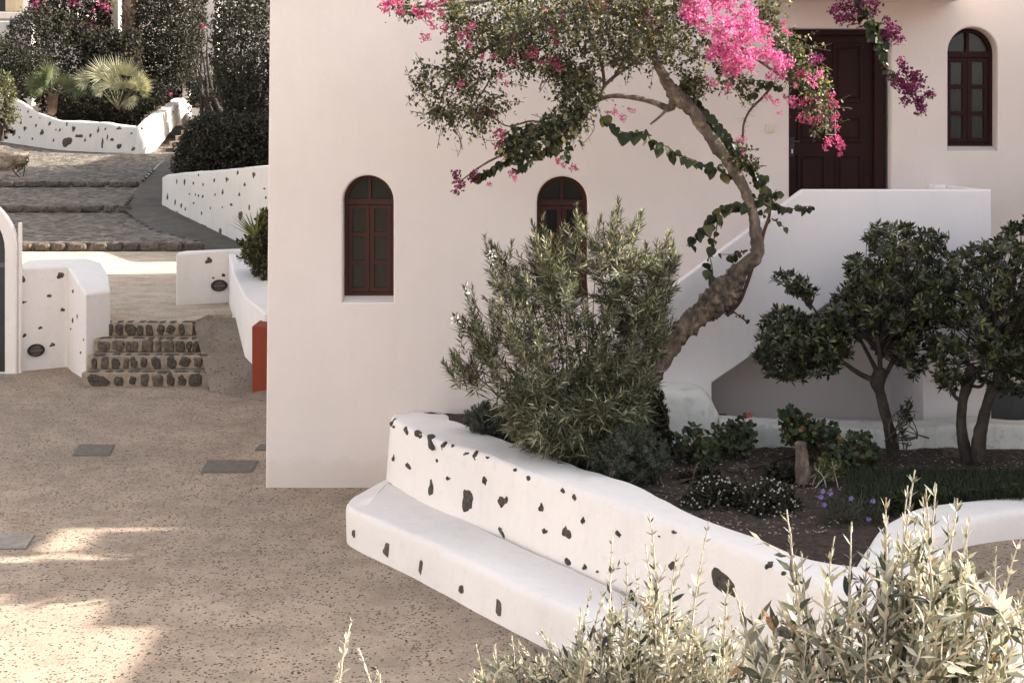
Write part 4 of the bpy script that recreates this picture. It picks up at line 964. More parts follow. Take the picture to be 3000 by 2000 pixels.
# leafy strings with large hanging leaves, each leaf its own piece
def heart(name, w_=1.0):
    o = [(0, 0), (.30, .10), (.44, .34), (.40, .60), (.20, .86), (0, 1.06), (-.20, .86), (-.40, .60), (-.44, .34), (-.30, .10)]
    V = [(x * w_, y, .38 * abs(x) - .22 * y * y) for x, y in o] + [(0, .5, -.10)]
    me = bpy.data.meshes.new(name); me.from_pydata(V, [], [(i, (i + 1) % 10, 10) for i in range(10)]); finish(me, M['l_heart'], True); return me
HEART = [heart('leaf', s) for s in (.95, 1.05, 1.15)]
def leafstring(pts, size, count, parent=bo, dy=0, tw=2.2, tmat='twig', cl=.5, hang=1.0):
    count = int(count * 1.15)
    ctr = catmull([P(x, y, YB + dy) for x, y in pts], 40)
    T = Tubes(5); T.add(ctr, np.linspace(tw, tw * .5, 40) * YB / F); T.build('twig', M[tmat], parent)
    for i in range(count):
        t = (i + rng.uniform(-.3, .3)) / count * 39; p = ctr[int(np.clip(t, 0, 39))]
        L = size * .84 * YB / F * rng.uniform(.6, 1.2)
        d = np.array([rng.normal() * .6, rng.normal() * .5 - .1, -hang + rng.normal() * .5]); d = unit(d)
        nn = np.array([rng.normal() * .6, -1 + rng.normal() * .4, .5 + rng.normal() * .4]); nn = unit(nn - d * (nn @ d)); sd_ = np.cross(d, nn)
        o = link('leaf', HEART[i % 3], parent)
        o.matrix_basis = Matrix(((sd_[0] * L, d[0] * L, nn[0] * L, p[0] + d[0] * .015 + rng.normal() * .02), (sd_[1] * L, d[1] * L, nn[1] * L, p[1] + rng.normal() * .03), (sd_[2] * L, d[2] * L, nn[2] * L, p[2] + rng.normal() * .012), (0, 0, 0, 1)))
leafstring([(1775, 340), (1806, 380), (1848, 390), (1891, 388), (1910, 415), (1955, 430), (1985, 452), (2035, 470), (2074, 488), (2110, 502), (2150, 520)], 42, 40)
leafstring([(2015, 235), (2022, 265), (2040, 300), (2068, 335), (2098, 372), (2125, 405), (2150, 440)], 38, 40)
leafstring([(2150, 440), (2170, 470), (2200, 490), (2228, 525), (2240, 560), (2248, 600)], 38, 34)
leafstring([(2238, 625), (2262, 595), (2290, 605), (2320, 612), (2350, 606), (2378, 604)], 26, 24)
leafstring([(2260, 640), (2285, 655), (2300, 670)], 26, 5)
leafstring([(2200, 600), (2150, 598), (2110, 610), (2080, 645), (2050, 675), (2010, 722)], 38, 34)
leafstring([(2105, 630), (2095, 690), (2080, 740), (2088, 800), (2080, 850)], 32, 16)
leafstring([(2180, 735), (2150, 745), (2110, 745)], 28, 8)
leafstring([(2180, 790), (2130, 820), (2090, 845)], 28, 9)
leafstring([(2190, 560), (2225, 585), (2260, 575), (2275, 555)], 28, 14)
leafstring([(2150, 915), (2175, 930), (2192, 945)], 14, 6)
leafstring([(1700, 335), (1650, 400), (1600, 440), (1540, 450), (1470, 480), (1420, 505), (1385, 520)], 30, 70)
leafstring([(1720, 330), (1640, 365), (1560, 368), (1500, 380)], 24, 30)
leafstring([(1665, 380), (1660, 430), (1650, 470)], 22, 16)
leafstring([(1580, 450), (1540, 480), (1505, 505)], 22, 16)
leafstring([(2230, 235), (2210, 265), (2190, 290)], 26, 8)
leafstring([(2080, 120), (2120, 190), (2180, 230), (2250, 240), (2300, 260)], 26, 26)
# crown foliage
tbb, lvb = Tubes(4), Leaves()
def crown(poly, n, dr=.55, L=.05, W=.032, dy=0, shoot=.18, nodes=6, clump=0, cl_r=26):
    t = sample_vol(poly, YB - .1 + dy, dr, n, rng, 90, clump, cl_r)
    m = len(t); off = rng.normal(size=(m, 3)) * .12; s = t - off - np.array([0, 0, .03])
    for i in range(m): 
        if i % 2 == 0: tbb.add([s[i], (s[i] + t[i]) / 2 + rng.normal(size=3) * .01, t[i]], [.004, .003, .0015])
    for k in range(nodes):
        q = s + (t - s) * ((k + 1) / nodes)
        d = rng.normal(size=(m, 3)); d[:, 2] -= .5; nn = rng.normal(size=(m, 3)) * .7 + [0, -.5, .7]
        lvb.add(q + rng.normal(size=(m, 3)) * .012, d, nn, L * rng.uniform(.6, 1.25, m), W * rng.uniform(.7, 1.2, m), .42)
crown([(1290, -60), (1300, 60), (1400, 70), (1440, 170), (1560, 160), (1680, 220), (1760, 190), (1860, 210), (1940, 180), (1990, 230), (2060, 210), (2080, 120), (2030, 60), (2060, -60)], 2000, .75, clump=150, cl_r=32)
crown([(1300, 50), (1440, 60), (1560, 130), (1700, 190), (1720, 230), (1600, 210), (1500, 200), (1420, 150), (1320, 150)], 320)
crown([(1290, 100), (1345, 110), (1360, 180), (1420, 190), (1480, 220), (1470, 270), (1490, 340), (1440, 330), (1420, 400), (1350, 370), (1290, 340), (1240, 330), (1260, 290), (1330, 290), (1340, 240), (1215, 260), (1225, 190), (1290, 190)], 360, .4, clump=36, cl_r=18)
crown([(1200, 245), (1260, 240), (1300, 280), (1250, 275)], 30, .2); crown([(1230, 320), (1300, 310), (1330, 350), (1290, 345)], 40, .2)
crown([(1640, 180), (1740, 190), (1760, 300), (1720, 340), (1650, 320), (1640, 260)], 260, .4, clump=12, cl_r=22)
crown([(1640, 330), (1720, 310), (1700, 370), (1650, 400), (1470, 460), (1480, 400), (1560, 370)], 200, .25, .07, .05)
crown([(2200, -40), (2280, 20), (2280, 110), (2340, 100), (2350, 170), (2300, 180), (2240, 90)], 160, .3)
crown([(2300, 120), (2400, 150), (2420, 230), (2440, 300), (2460, 380), (2380, 350), (2340, 280), (2300, 230)], 200, .3, clump=16, cl_r=18)
crown([(1120, -30), (1210, -30), (1230, 50), (1150, 30)], 60, .2); crown([(2010, 220), (2060, 230), (2050, 280), (2000, 250)], 60, .2)
crown([(2150, 430), (2190, 430), (2190, 490), (2140, 480)], 40, .12); crown([(2090, 180), (2180, 230), (2190, 290), (2120, 240)], 50, .2)
tbb.build('twigs', M['twig'], bo, 'stuff'); lvb.build('foliage', M['l_boug'], bo)
# bare twigs
tz = Tubes(4)
for pts in ([(1345, 400), (1350, 430), (1340, 460)], [(1250, 290), (1200, 250)], [(1260, 195), (1205, 175)], [(1730, 340), (1740, 380), (1700, 430)], [(1720, 350), (1690, 400), (1670, 420)]):
    c = catmull([P(x, y, YB) for x, y in pts], 12); tz.add(c, np.linspace(.006, .002, 12))
    for i in range(2, 12, 2):
        d = rng.normal(size=3) * .06; tz.add([c[i], c[i] + d], [.002, .001])
for i in range(40):
    t = i / 40; p = catmull([P(2176, 405, YB), P(2180, 360, YB), P(2200, 320, YB), P(2235, 285, YB)], 41)[i]; d = rng.normal(size=3) * .04; tz.add([p, p + d], [.002, .0006])
tz.build('thorny_twigs', M['twig'], bo, 'stuff')
# flower clusters
def cluster_mesh(seed, mat, n=26, R=1.0, b=.42):
    r = np.random.default_rng(seed); lv = Leaves(); c = r.normal(size=(n, 3)); c = unit(c) * (r.random((n, 1)) ** .5) * R * [1, 1, .8]
    for k in range(3):
        d = unit(c + r.normal(size=(n, 3)) * .9); lv.add(c, d, r.normal(size=(n, 3)), b, b * .75, .5, .15, .15)
    me = fast_mesh('flower_cluster', np.concatenate(lv.V), np.concatenate(lv.Q)); finish(me, M[mat], False); return me
CL = {k: [cluster_mesh(i * 3 + j, k) for j in range(5)] for i, k in enumerate(('pink', 'rose', 'purple'))}
def flower(p, r_px, kind, parent=bo, Yb=YB):
    o = link('flower_cluster', CL[kind][int(rng.integers(5))], parent); s = r_px * (1.22 if kind != 'pink' else 1.05) * Yb / F; o['kind'] = 'stuff'
    Rr = Matrix.Rotation(rng.uniform(0, 6.28), 3, Vector(unit(rng.normal(size=3)))).to_4x4()
    o.matrix_basis = Matrix.Translation(Vector(p)) @ Rr @ Matrix.Diagonal((s, s, s, 1))
for p in sample_vol([(1995, -60), (2190, -60), (2205, 60), (2262, 120), (2315, 195), (2300, 235), (2215, 215), (2130, 235), (2075, 195), (2075, 110), (1995, 60)], YB - .45, .3, 108, rng, 60): flower(p, rng.uniform(15, 23), 'pink')
for (x, y, r, k) in [(2090, 245, 14, 'pink'), (2080, 235, 12, 'pink'), (2130, 268, 13, 'pink'), (2135, 250, 12, 'pink'), (2250, 285, 12, 'pink'), (2275, 300, 13, 'pink'), (2318, 292, 15, 'pink'), (2300, 285, 10, 'pink'), (2285, 330, 9, 'pink'), (2325, 305, 12, 'pink'),
                     (2375, 230, 15, 'pink'), (2385, 250, 11, 'pink'), (2345, 215, 12, 'rose'), (2405, 215, 12, 'pink'), (2330, 250, 8, 'pink'), (1750, 10, 20, 'pink'), (1725, 20, 16, 'pink'), (1770, 25, 15, 'pink'), (1745, 45, 14, 'pink'), (1730, -10, 20, 'pink'),
                     (1640, 40, 13, 'pink'), (1650, 55, 9, 'pink'), (1905, 52, 15, 'pink'), (1920, 68, 10, 'pink'), (1880, 60, 9, 'rose'), (1800, 328, 12, 'pink'), (1825, 345, 12, 'pink'), (1850, 322, 11, 'pink'), (1780, 328, 7, 'rose'),
                     (2160, 412, 10, 'pink'), (2178, 410, 10, 'pink'), (2178, 445, 9, 'rose'), (1130, 15, 18, 'rose'), (1160, 5, 16, 'rose'), (1175, 35, 13, 'rose'), (1220, 40, 20, 'rose'), (1250, 45, 18, 'rose'), (1265, 12, 18, 'rose'), (1290, 35, 13, 'rose'), (1300, 0, 16, 'rose'),
                     (1240, 112, 10, 'rose'), (1255, 110, 9, 'rose'), (1270, 75, 12, 'rose'), (1300, 82, 12, 'rose'), (1360, 105, 17, 'rose'), (1375, 128, 14, 'rose'), (1380, 80, 13, 'rose'), (1502, 115, 15, 'rose'), (1500, 105, 10, 'pink'), (1620, 90, 15, 'rose'), (1628, 115, 14, 'rose'), (1600, 30, 12, 'rose'),
                     (1560, 150, 15, 'rose'), (1545, 160, 12, 'rose'), (1570, 145, 10, 'pink'), (1505, 180, 14, 'rose'), (1410, 165, 9, 'rose'), (1625, 178, 14, 'rose'), (1640, 200, 11, 'rose'), (1585, 185, 8, 'rose'), (1470, 222, 10, 'rose'), (1485, 245, 8, 'rose'), (1350, 248, 12, 'rose'), (1450, 165, 8, 'rose'),
                     (1420, 315, 13, 'rose'), (1438, 332, 11, 'rose'), (1405, 345, 12, 'rose'), (1465, 392, 14, 'rose'), (1475, 405, 10, 'rose'), (1462, 425, 13, 'rose'), (1465, 450, 9, 'rose'), (1565, 385, 14, 'rose'), (1560, 400, 9, 'rose'), (1500, 430, 8, 'rose'), (1635, 472, 10, 'rose'), (1650, 485, 8, 'rose'), (1500, 510, 11, 'rose'), (1508, 525, 8, 'rose'), (1680, 493, 11, 'rose'),
                     (1335, 515, 16, 'purple'), (1345, 545, 16, 'purple'), (1335, 565, 12, 'purple'), (1345, 535, 12, 'purple'), (1390, 505, 14, 'purple'), (1385, 525, 12, 'purple'), (1434, 539, 7, 'rose'),
                     (2385, 175, 16, 'purple'), (2400, 168, 14, 'purple'), (2380, 290, 17, 'rose'), (2400, 310, 17, 'rose'), (2430, 285, 18, 'rose'), (2440, 305, 15, 'rose'), (2355, 345, 16, 'rose'), (2375, 350, 14, 'rose'), (2400, 345, 14, 'rose'), (2445, 345, 13, 'rose'), (2450, 370, 10, 'rose'), (2350, 300, 12, 'rose'), (2430, 415, 13, 'rose'), (2450, 408, 14, 'rose'), (2465, 425, 13, 'rose'), (2420, 430, 10, 'rose'), (2462, 452, 8, 'rose'),
                     (2300, 90, 9, 'rose'), (2312, 100, 8, 'pink'), (2295, 68, 8, 'rose'), (2255, 85, 11, 'pink'), (2270, 170, 12, 'pink')]:
    flower(PB(x, y, rng.uniform(-.45, -.25) if y < 260 else rng.uniform(-.2, .05)), r, k)

# purple spray hanging before the door
bh = thing('bougainvillea_spray', 'purple bougainvillea spray hanging down before the dark door', 'vine', tuple(P(2520, -80, 15.4)))
leafs = [(2520, -90), (2520, -20), (2535, 40), (2560, 80), (2575, 120), (2580, 170), (2598, 200), (2630, 225), (2660, 260), (2690, 290)]
ctr = catmull([P(x, y, 15.4) for x, y in leafs], 40); T = Tubes(6); T.add(ctr, np.linspace(.018, .005, 40)); T.build('stem', M['twig_green'], bh)
YBs = YB; YB = 15.4
leafstring([(2515, -60), (2520, 0), (2535, 40)], 30, 34, bh, 0, 2, 'twig', hang=.6)
leafstring([(2535, 40), (2560, 80), (2575, 120), (2580, 165)], 34, 30, bh, 0, 2, 'twig', hang=.8); leafstring([(2580, 165), (2600, 205), (2640, 245), (2690, 290)], 20, 14, bh, 0, 2, 'twig', hang=.7)
for (x, y, r) in [(2460, 18, 15), (2452, 50, 13), (2478, 40, 16), (2495, 58, 15), (2505, 35, 14), (2490, 15, 12), (2552, 0, 14), (2565, 22, 15), (2560, 40, 10), (2520, 78, 8), (2598, 58, 11), (2612, 80, 14), (2628, 95, 14), (2622, 115, 10), (2640, 120, 11), (2590, 100, 12), (2600, 130, 8),
                  (2655, 200, 15), (2672, 218, 17), (2690, 235, 16), (2620, 222, 14), (2625, 240, 15), (2645, 255, 14), (2665, 262, 15), (2660, 285, 14), (2685, 285, 15), (2715, 272, 14), (2730, 278, 10), (2690, 312, 15), (2700, 325, 12), (2650, 295, 12), (2682, 255, 14), (2670, 240, 15), (2640, 235, 13), (2700, 300, 14), (2470, 60, 12), (2440, 28, 12), (2530, 10, 12), (2610, 100, 12), (2640, 180, 11)]:
    flower(np.array(tuple(P(x, y, 15.4 + rng.uniform(-.1, .1)))), r * 1.2, 'purple', bh, 15.4)
YB = YBs

# ------------------------------------------------------------------ pittosporum trees
def pitto(label, base_px, Yt, trunks, polys, seed, extra=()):
    r = np.random.default_rng(seed); t = thing('pittosporum', label, 'tree', tuple(P(*base_px, Yt)), 'small dark evergreen trees in the raised bed')
    for k, tr in enumerate(trunks):
        trunk([(x, y, rr_ * .82, dy_) for x, y, rr_, dy_ in tr], 'trunk' if k < 2 and tr[0][2] > 14 else 'branch', 'bark_dark', 40, .25, .6, 12, Yt, t)
    tub, lv = Tubes(5), Leaves()
    for poly, n, fr, dr in polys:
        tp_ = sample_vol(poly, Yt, dr, n, r, 110)
        f = np.array(tuple(P(*fr, Yt)))
        for q in tp_[::4]:
            m_ = (f + q) / 2 + r.normal(size=3) * .05; tub.add(bez(f + r.normal(size=3) * .03, m_, q, 7), np.linspace(.013, .003, 7))
        rosettes(tp_, lv, r, 10, .095, .03, .5)
    tub.build('branches', M['bark_dark'], t, 'stuff'); lv.build('crown', M['l_pitto'], t)
    return t
pitto('small dark evergreen tree with one trunk and separate left tuft', (2615, 1330), 14.3,
      [[(2618, 1335, 24, 0), (2610, 1270, 20, 0), (2590, 1200, 18, 0), (2578, 1150, 18, 0), (2572, 1122, 27, 0), (2575, 1095, 24, 0), (2585, 1075, 12, 0)],
       [(2565, 1115, 11, 0), (2520, 1095, 9, 0), (2470, 1060, 7, 0), (2420, 1020, 5, 0), (2390, 960, 4, 0)],
       [(2575, 1100, 10, 0), (2545, 1040, 8, .1), (2515, 980, 6, .1), (2490, 900, 5, .1)],
       [(2580, 1095, 11, 0), (2575, 1020, 8, -.1), (2570, 950, 7, -.1), (2600, 850, 5, -.1)],
       [(2590, 1105, 10, 0), (2620, 1050, 8, .1), (2650, 980, 6, .1), (2680, 900, 5, 0)],
       [(2470, 1060, 5, 0), (2430, 1000, 4, 0), (2400, 930, 4, 0), (2375, 890, 3, 0), (2355, 860, 3, 0)]],
      [([(2212, 1050), (2240, 930), (2280, 905), (2350, 915), (2410, 930), (2470, 960), (2490, 1030), (2440, 1100), (2350, 1125), (2270, 1110)], 330, (2450, 1040), .55),
       ([(2410, 930), (2461, 856), (2487, 764), (2533, 744), (2545, 670), (2614, 650), (2716, 670), (2785, 695), (2760, 735), (2790, 760), (2800, 900), (2760, 1010), (2680, 1110), (2630, 1070), (2600, 990), (2500, 1000)], 690, (2580, 1020), .8),
       ([(2255, 815), (2300, 800), (2370, 805), (2405, 850), (2390, 880), (2320, 865)], 36, (2370, 890), .15)], 61)
pitto('small dark evergreen tree with two trunks at the right edge', (2850, 1345), 14.05,
      [[(2835, 1350, 22, 0), (2822, 1290, 20, 0), (2815, 1230, 18, 0), (2822, 1170, 18, 0), (2838, 1110, 22, 0), (2850, 1070, 14, 0)],
       [(2868, 1350, 24, -.1), (2868, 1290, 24, -.1), (2880, 1230, 20, -.1), (2900, 1160, 20, -.1), (2925, 1110, 22, -.1), (2950, 1070, 14, -.1)],
       [(2818, 1180, 8, 0), (2790, 1150, 7, 0), (2765, 1090, 5, 0), (2760, 1040, 4, 0)],
       [(2845, 1090, 8, 0), (2830, 1030, 7, 0), (2850, 950, 5, 0)], [(2845, 1130, 7, 0), (2875, 1130, 6, -.1), (2895, 1090, 5, -.1)],
       [(2940, 1090, 12, 0), (3000, 1040, 9, 0), (3050, 980, 7, 0)], [(2920, 1110, 10, 0), (2900, 1000, 8, 0), (2880, 900, 6, 0)]],
      [([(2780, 760), (2850, 720), (2910, 705), (2960, 690), (3060, 660), (3160, 700), (3200, 900), (3150, 1100), (3030, 1150), (2930, 1160), (2870, 1120), (2800, 1150), (2730, 1130), (2740, 1010), (2790, 900)], 880, (2900, 1040), .9),
       ([(2945, 690), (2960, 655), (3060, 630), (3080, 690)], 40, (3000, 740), .3)], 62)

# ------------------------------------------------------------------ planting in the bed
def shrub(name, label, cat, poly, Yc, n, L, W, mat, seed, dr=.3, base=None, rose=False, twm='twig', flowers=None, per=3, nodes=8, shoot=.12, ang=55, up=.4, group=None, nl=12, sag=0):
    r = np.random.default_rng(seed); a = np.array(poly, float); b = base or (a[:, 0].mean(), a[:, 1].max())
    if rose == 'round': n = int(n * 1.7)
    t = thing(name, label, cat, tuple(P(*b, Yc)), group); tub, lv = Tubes(4), Leaves()
    tp_ = sample_vol(poly, Yc, dr, n, r, 60)
    if rose == 'round':
        idx = np.arange(len(tp_)); bb = np.array(tuple(P(*b, Yc)))
        for q in tp_[::3]: tub.add(bez(bb + r.normal(size=3) * [.06, .04, 0], (bb + q) / 2 + [0, 0, .03], q, 6), np.linspace(.007, .003, 6))
        d = r.normal(size=(len(tp_), 3)) + [0, -.5, -.2]; nn = r.normal(size=(len(tp_), 3)) * .45 + [0, -.55, .8]
        m_ = len(tp_); LL = L * r.uniform(.6, 1.2, m_)
        for sgn in (-1, 0, 1):      # three overlapping lobes
            u = unit(d); nnn = unit(nn - u * np.sum(u * nn, 1, keepdims=True)); s_ = np.cross(u, nnn)
            lv.add(tp_, u + s_ * sgn * .8, nn, LL * (1 if sgn == 0 else .9), LL * .75, .6, .05, .05)
    else: bush(tp_, np.array(tuple(P(*b, Yc))), tub, lv, r, nl, .01, L, W, shoot, nodes, per, ang, .25, up=up, twig_r=.003, sag=sag)
    if tub.V: tub.build('stems', M[twm], t, 'stuff')
    lv.build('foliage', M[mat], t)
    if flowers:
        fm, pts, fr, nm = flowers; fl = Leaves()
        if isinstance(pts, int):
            q = tp_[np.argsort(tp_[:, 1] - tp_[:, 2] * .8)][:pts * 2]; q = q[r.permutation(len(q))[:pts]] + [0, -.03, .02]
        else: q = np.array([tuple(P(x, y, Yc - dr * .8)) for x, y in pts])
        for k in range(5):
            d = np.tile([math.cos(k * 1.257), -.35, math.sin(k * 1.257)], (len(q), 1)) + r.normal(size=(len(q), 3)) * .15; fl.add(q, d, np.tile([0, -1., .3], (len(q), 1)), fr, fr * .8, .6, .05, .1)
        fl.build(nm, M[fm], t)
    return t
shrub('bush', 'small dark bush at the left tip of the planter', 'bush', [(1345, 1230), (1370, 1190), (1430, 1170), (1490, 1190), (1520, 1240), (1510, 1290), (1440, 1285), (1380, 1262)], 15.0, 260, .035, .014, 'l_lav', 71, .3, (1430, 1290))
shrub('lavender', 'rounded grey green lavender mound below the oleander', 'bush', [(1710, 1340), (1750, 1290), (1820, 1240), (1900, 1240), (1950, 1290), (1975, 1360), (1930, 1410), (1850, 1425), (1770, 1395)], 13.35, 520, .032, .010, 'l_lav', 72, .35, (1850, 1420), nodes=9)
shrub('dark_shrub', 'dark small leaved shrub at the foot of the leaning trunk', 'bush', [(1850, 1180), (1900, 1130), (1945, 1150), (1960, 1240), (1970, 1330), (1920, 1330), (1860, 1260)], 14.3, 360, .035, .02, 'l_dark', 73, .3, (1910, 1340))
shrub('geranium', 'geranium with rust orange tinted leaves beside the stair foot', 'plant', [(1975, 1270), (2030, 1235), (2070, 1260), (2100, 1300), (2110, 1380), (2050, 1400), (1990, 1360)], 14.1, 170, .065, 0, 'l_ger', 74, .25, (2050, 1395), 'round', group='geraniums in the raised bed')
shrub('geranium', 'dark geranium with one red flower in front of the stair', 'plant', [(2090, 1240), (2130, 1250), (2180, 1220), (2205, 1240), (2215, 1300), (2180, 1340), (2120, 1340), (2095, 1290)], 14.3, 150, .065, 0, 'l_ger', 75, .2, (2150, 1345), 'round', flowers=('petal_red', [(2196, 1214), (2192, 1219), (2200, 1218)], .025, 'flower'), group='geraniums in the raised bed')
shrub('geranium', 'tall geranium rising behind the wooden stump', 'plant', [(2280, 1210), (2310, 1190), (2350, 1210), (2400, 1230), (2450, 1240), (2455, 1290), (2400, 1310), (2350, 1310), (2300, 1300), (2290, 1250)], 14.2, 210, .065, 0, 'l_ger', 76, .25, (2370, 1340), 'round', group='geraniums in the raised bed')
shrub('geranium', 'spreading geranium between the stump and the single trunked tree', 'plant', [(2420, 1300), (2490, 1270), (2530, 1260), (2560, 1290), (2580, 1330), (2560, 1400), (2480, 1430), (2420, 1400), (2400, 1340)], 13.9, 240, .065, 0, 'l_ger', 77, .3, (2490, 1420), 'round', group='geraniums in the raised bed')
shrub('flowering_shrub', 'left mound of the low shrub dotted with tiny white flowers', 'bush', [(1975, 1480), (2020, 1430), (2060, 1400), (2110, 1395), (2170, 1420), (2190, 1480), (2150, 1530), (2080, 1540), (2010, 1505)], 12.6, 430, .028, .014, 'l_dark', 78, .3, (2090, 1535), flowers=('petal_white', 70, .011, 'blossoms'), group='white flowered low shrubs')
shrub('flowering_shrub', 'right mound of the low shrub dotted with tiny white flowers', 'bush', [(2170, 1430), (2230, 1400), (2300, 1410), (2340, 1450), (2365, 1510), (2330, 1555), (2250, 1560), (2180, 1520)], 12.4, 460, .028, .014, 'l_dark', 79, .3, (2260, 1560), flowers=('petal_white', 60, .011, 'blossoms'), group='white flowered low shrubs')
shrub('ruellia', 'thin leaved plant with violet flowers in the bed', 'plant', [(2400, 1440), (2460, 1450), (2520, 1450), (2590, 1460), (2600, 1540), (2580, 1610), (2500, 1640), (2430, 1580), (2400, 1510)], 12.1, 150, .09, .010, 'l_cover', 80, .35, (2500, 1630), flowers=('petal_violet', [(2410, 1438), (2433, 1445), (2414, 1477), (2493, 1459), (2557, 1467), (2545, 1520), (2513, 1555), (2437, 1575), (2405, 1455)], .026, 'flowers'), per=2, nodes=5, up=.8)
shrub('dry_plant', 'small pale stemmed plant with bare forked branches', 'plant', [(2375, 1360), (2420, 1350), (2465, 1345), (2470, 1375), (2430, 1400), (2390, 1395)], 13.2, 36, .05, .012, 'l_garden', 81, .12, (2415, 1455), twm='twig_pale', nodes=5, nl=9)
shrub('sapling', 'thin upright sapling beside the single trunk', 'plant', [(2640, 1200), (2650, 1165), (2668, 1170), (2660, 1220), (2655, 1270), (2635, 1270)], 14.1, 14, .07, .026, 'l_pitto', 82, .06, (2645, 1290), nodes=5, per=2)
shrub('roof_bush', 'leafy shrub with spiky leaves at the corner of the house', 'bush', [(695, 760), (700, 700), (735, 690), (760, 620), (830, 600), (840, 900), (770, 890), (740, 840), (745, 790)], 25.2, 360, .10, .045, 'l_mixed', 83, .5, (790, 890), group=None, nodes=6, shoot=.2)
# agave spikes by that shrub
ag = thing('agave', 'spiky agave rosette above the corner shrub', 'plant', tuple(P(750, 705, 25.0))); r = np.random.default_rng(3); lv = Leaves()
c = np.tile(np.array(tuple(P(750, 700, 25.0))), (26, 1)); a = np.linspace(0, 9.4, 26); d = np.stack([np.cos(a) * .9, np.sin(a) * .5, .5 + r.random(26)], 1); lv.add(c, d, np.tile([0, 0, 1.], (26, 1)) + d * .1, .62, .055, .3, .3, .1); lv.build('leaves', M['l_garden'], ag, None)
shrub('low_plant', 'low dark leafy clump between the white flowered shrubs and the stump', 'plant', [(2240, 1370), (2290, 1350), (2330, 1370), (2320, 1410), (2260, 1410)], 13.4, 90, .05, .02, 'l_dark', 84, .2, (2280, 1412), nodes=6)
shrub('low_plant', 'low leafy clump in the soil right of the violet flowers', 'plant', [(2560, 1470), (2620, 1440), (2680, 1450), (2690, 1500), (2620, 1560), (2570, 1540)], 12.4, 170, .05, .02, 'l_cover', 85, .3, (2620, 1560), nodes=7)
shrub('low_plant', 'dark clump of thin leaves left of the violet flowers', 'plant', [(2350, 1560), (2400, 1520), (2450, 1560), (2470, 1610), (2400, 1630), (2350, 1600)], 12.0, 90, .06, .012, 'l_cover', 86, .25, (2400, 1630), nodes=6)
shrub('low_plant', 'small dark clump beside the drip hose below the geraniums', 'plant', [(2000, 1390), (2060, 1370), (2110, 1385), (2100, 1410), (2020, 1415)], 13.4, 80, .045, .02, 'l_dark', 87, .2, (2050, 1415), nodes=6)
# stump, rocks, hose
st = thing('tree_stump', 'weathered split wooden stump standing in the bed', 'stump', tuple(P(2350, 1410, 13.2)))
trunk([(2352, 1412, 20, 0), (2350, 1370, 18, 0), (2348, 1330, 17, 0), (2347, 1296, 15, 0), (2347, 1294, 1, 0)], 'stump', 'bark', 14, .5, 1, 10, 13.2, st)
for i, (x, y, w_) in enumerate(((2150, 1378, .05), (2178, 1372, .055), (2245, 1362, .03), (2790, 1330, .09))):
    o = link('rock', ROCKB[i % 5]); o.location = tuple(PZ(x, y, .955)); o.scale = (w_, w_, w_ * .7)
    o['label'] = ['small brown rock left of a pair in the soil below the geraniums', 'small brown rock right of a pair in the soil below the geraniums', 'tiny brown rock alone in the soil before the stair', 'brown rock against the left trunk of the double tree'][i]; o['category'] = 'rock'
for lab, pts in (('black drip hose curving across the soil below the trees', [(2540, 1382), (2600, 1380), (2660, 1382), (2720, 1392), (2760, 1400)]), ('black drip hose in the soil behind the stump', [(2180, 1372), (2230, 1365), (2290, 1345), (2330, 1335)]), ('black drip hose along the planter wall by the white flowers', [(1890, 1435), (1940, 1442), (1990, 1452)])):
    T = Tubes(6); c = catmull([PZ(x, y, .965) for x, y in pts], 20); T.add(c, .009); o = T.build('drip_hose', M['black']); tag(o, lab, 'hose')
# trailing ground cover
lv = Leaves(); r = np.random.default_rng(9)
pts = []
for x, y in zip(r.uniform(2480, 3080, 9000), r.uniform(1385, 1475, 9000)):
    if y > 1478 - max(0, (x - 2700)) * .09: continue
    pts.append(tuple(PZ(x, y, .98)))
pts = np.array(pts); pts = pts[(pts[:, 1] > 12.2)]
d = r.normal(size=(len(pts), 3)) * .6 + [0, -.3, .8]; lv.add(pts, d, r.normal(size=(len(pts), 3)) + [0, -1, 0], .09, .012, .4)
q = np.array([tuple(P(x, 1470 - (x - 2700) * .09 + yy, 12.35)) for x, yy in zip(r.uniform(2560, 3050, 1500), r.uniform(-30, 6, 1500))]); lv.add(q, r.normal(size=(len(q), 3)) * .5 + [0, -.8, -.5], r.normal(size=(len(q), 3)), .08, .012, .4)
o = lv.build('ground_cover', M['l_cover']); tag(o, 'dark trailing ground cover spilling towards the white wall', 'ground cover', kind='stuff')
# litter on the soil
lv = Leaves(); n_ = 4200
xx = r.uniform(-.5, 7, n_); yy = r.uniform(11.5, 15, n_); pts = np.stack([xx, yy, np.full(n_, .965)], 1)
lx = np.interp(yy, sorted([t[1] for t in tb]), [t[0] for t in sorted(tb.tolist(), key=lambda q: q[1])]); ok = xx > lx + .15
ok &= ~((yy < 12.6) & (xx > 2.9))
lv.add(pts[ok], r.normal(size=(ok.sum(), 3)) * [1, 1, .2], r.normal(size=(ok.sum(), 3)) * .5 + [0, 0, 1], .035, .014)
o = lv.build('leaf_litter', M['mortar']); tag(o, 'dry brown leaf litter scattered over the soil', 'leaf litter', kind='stuff')

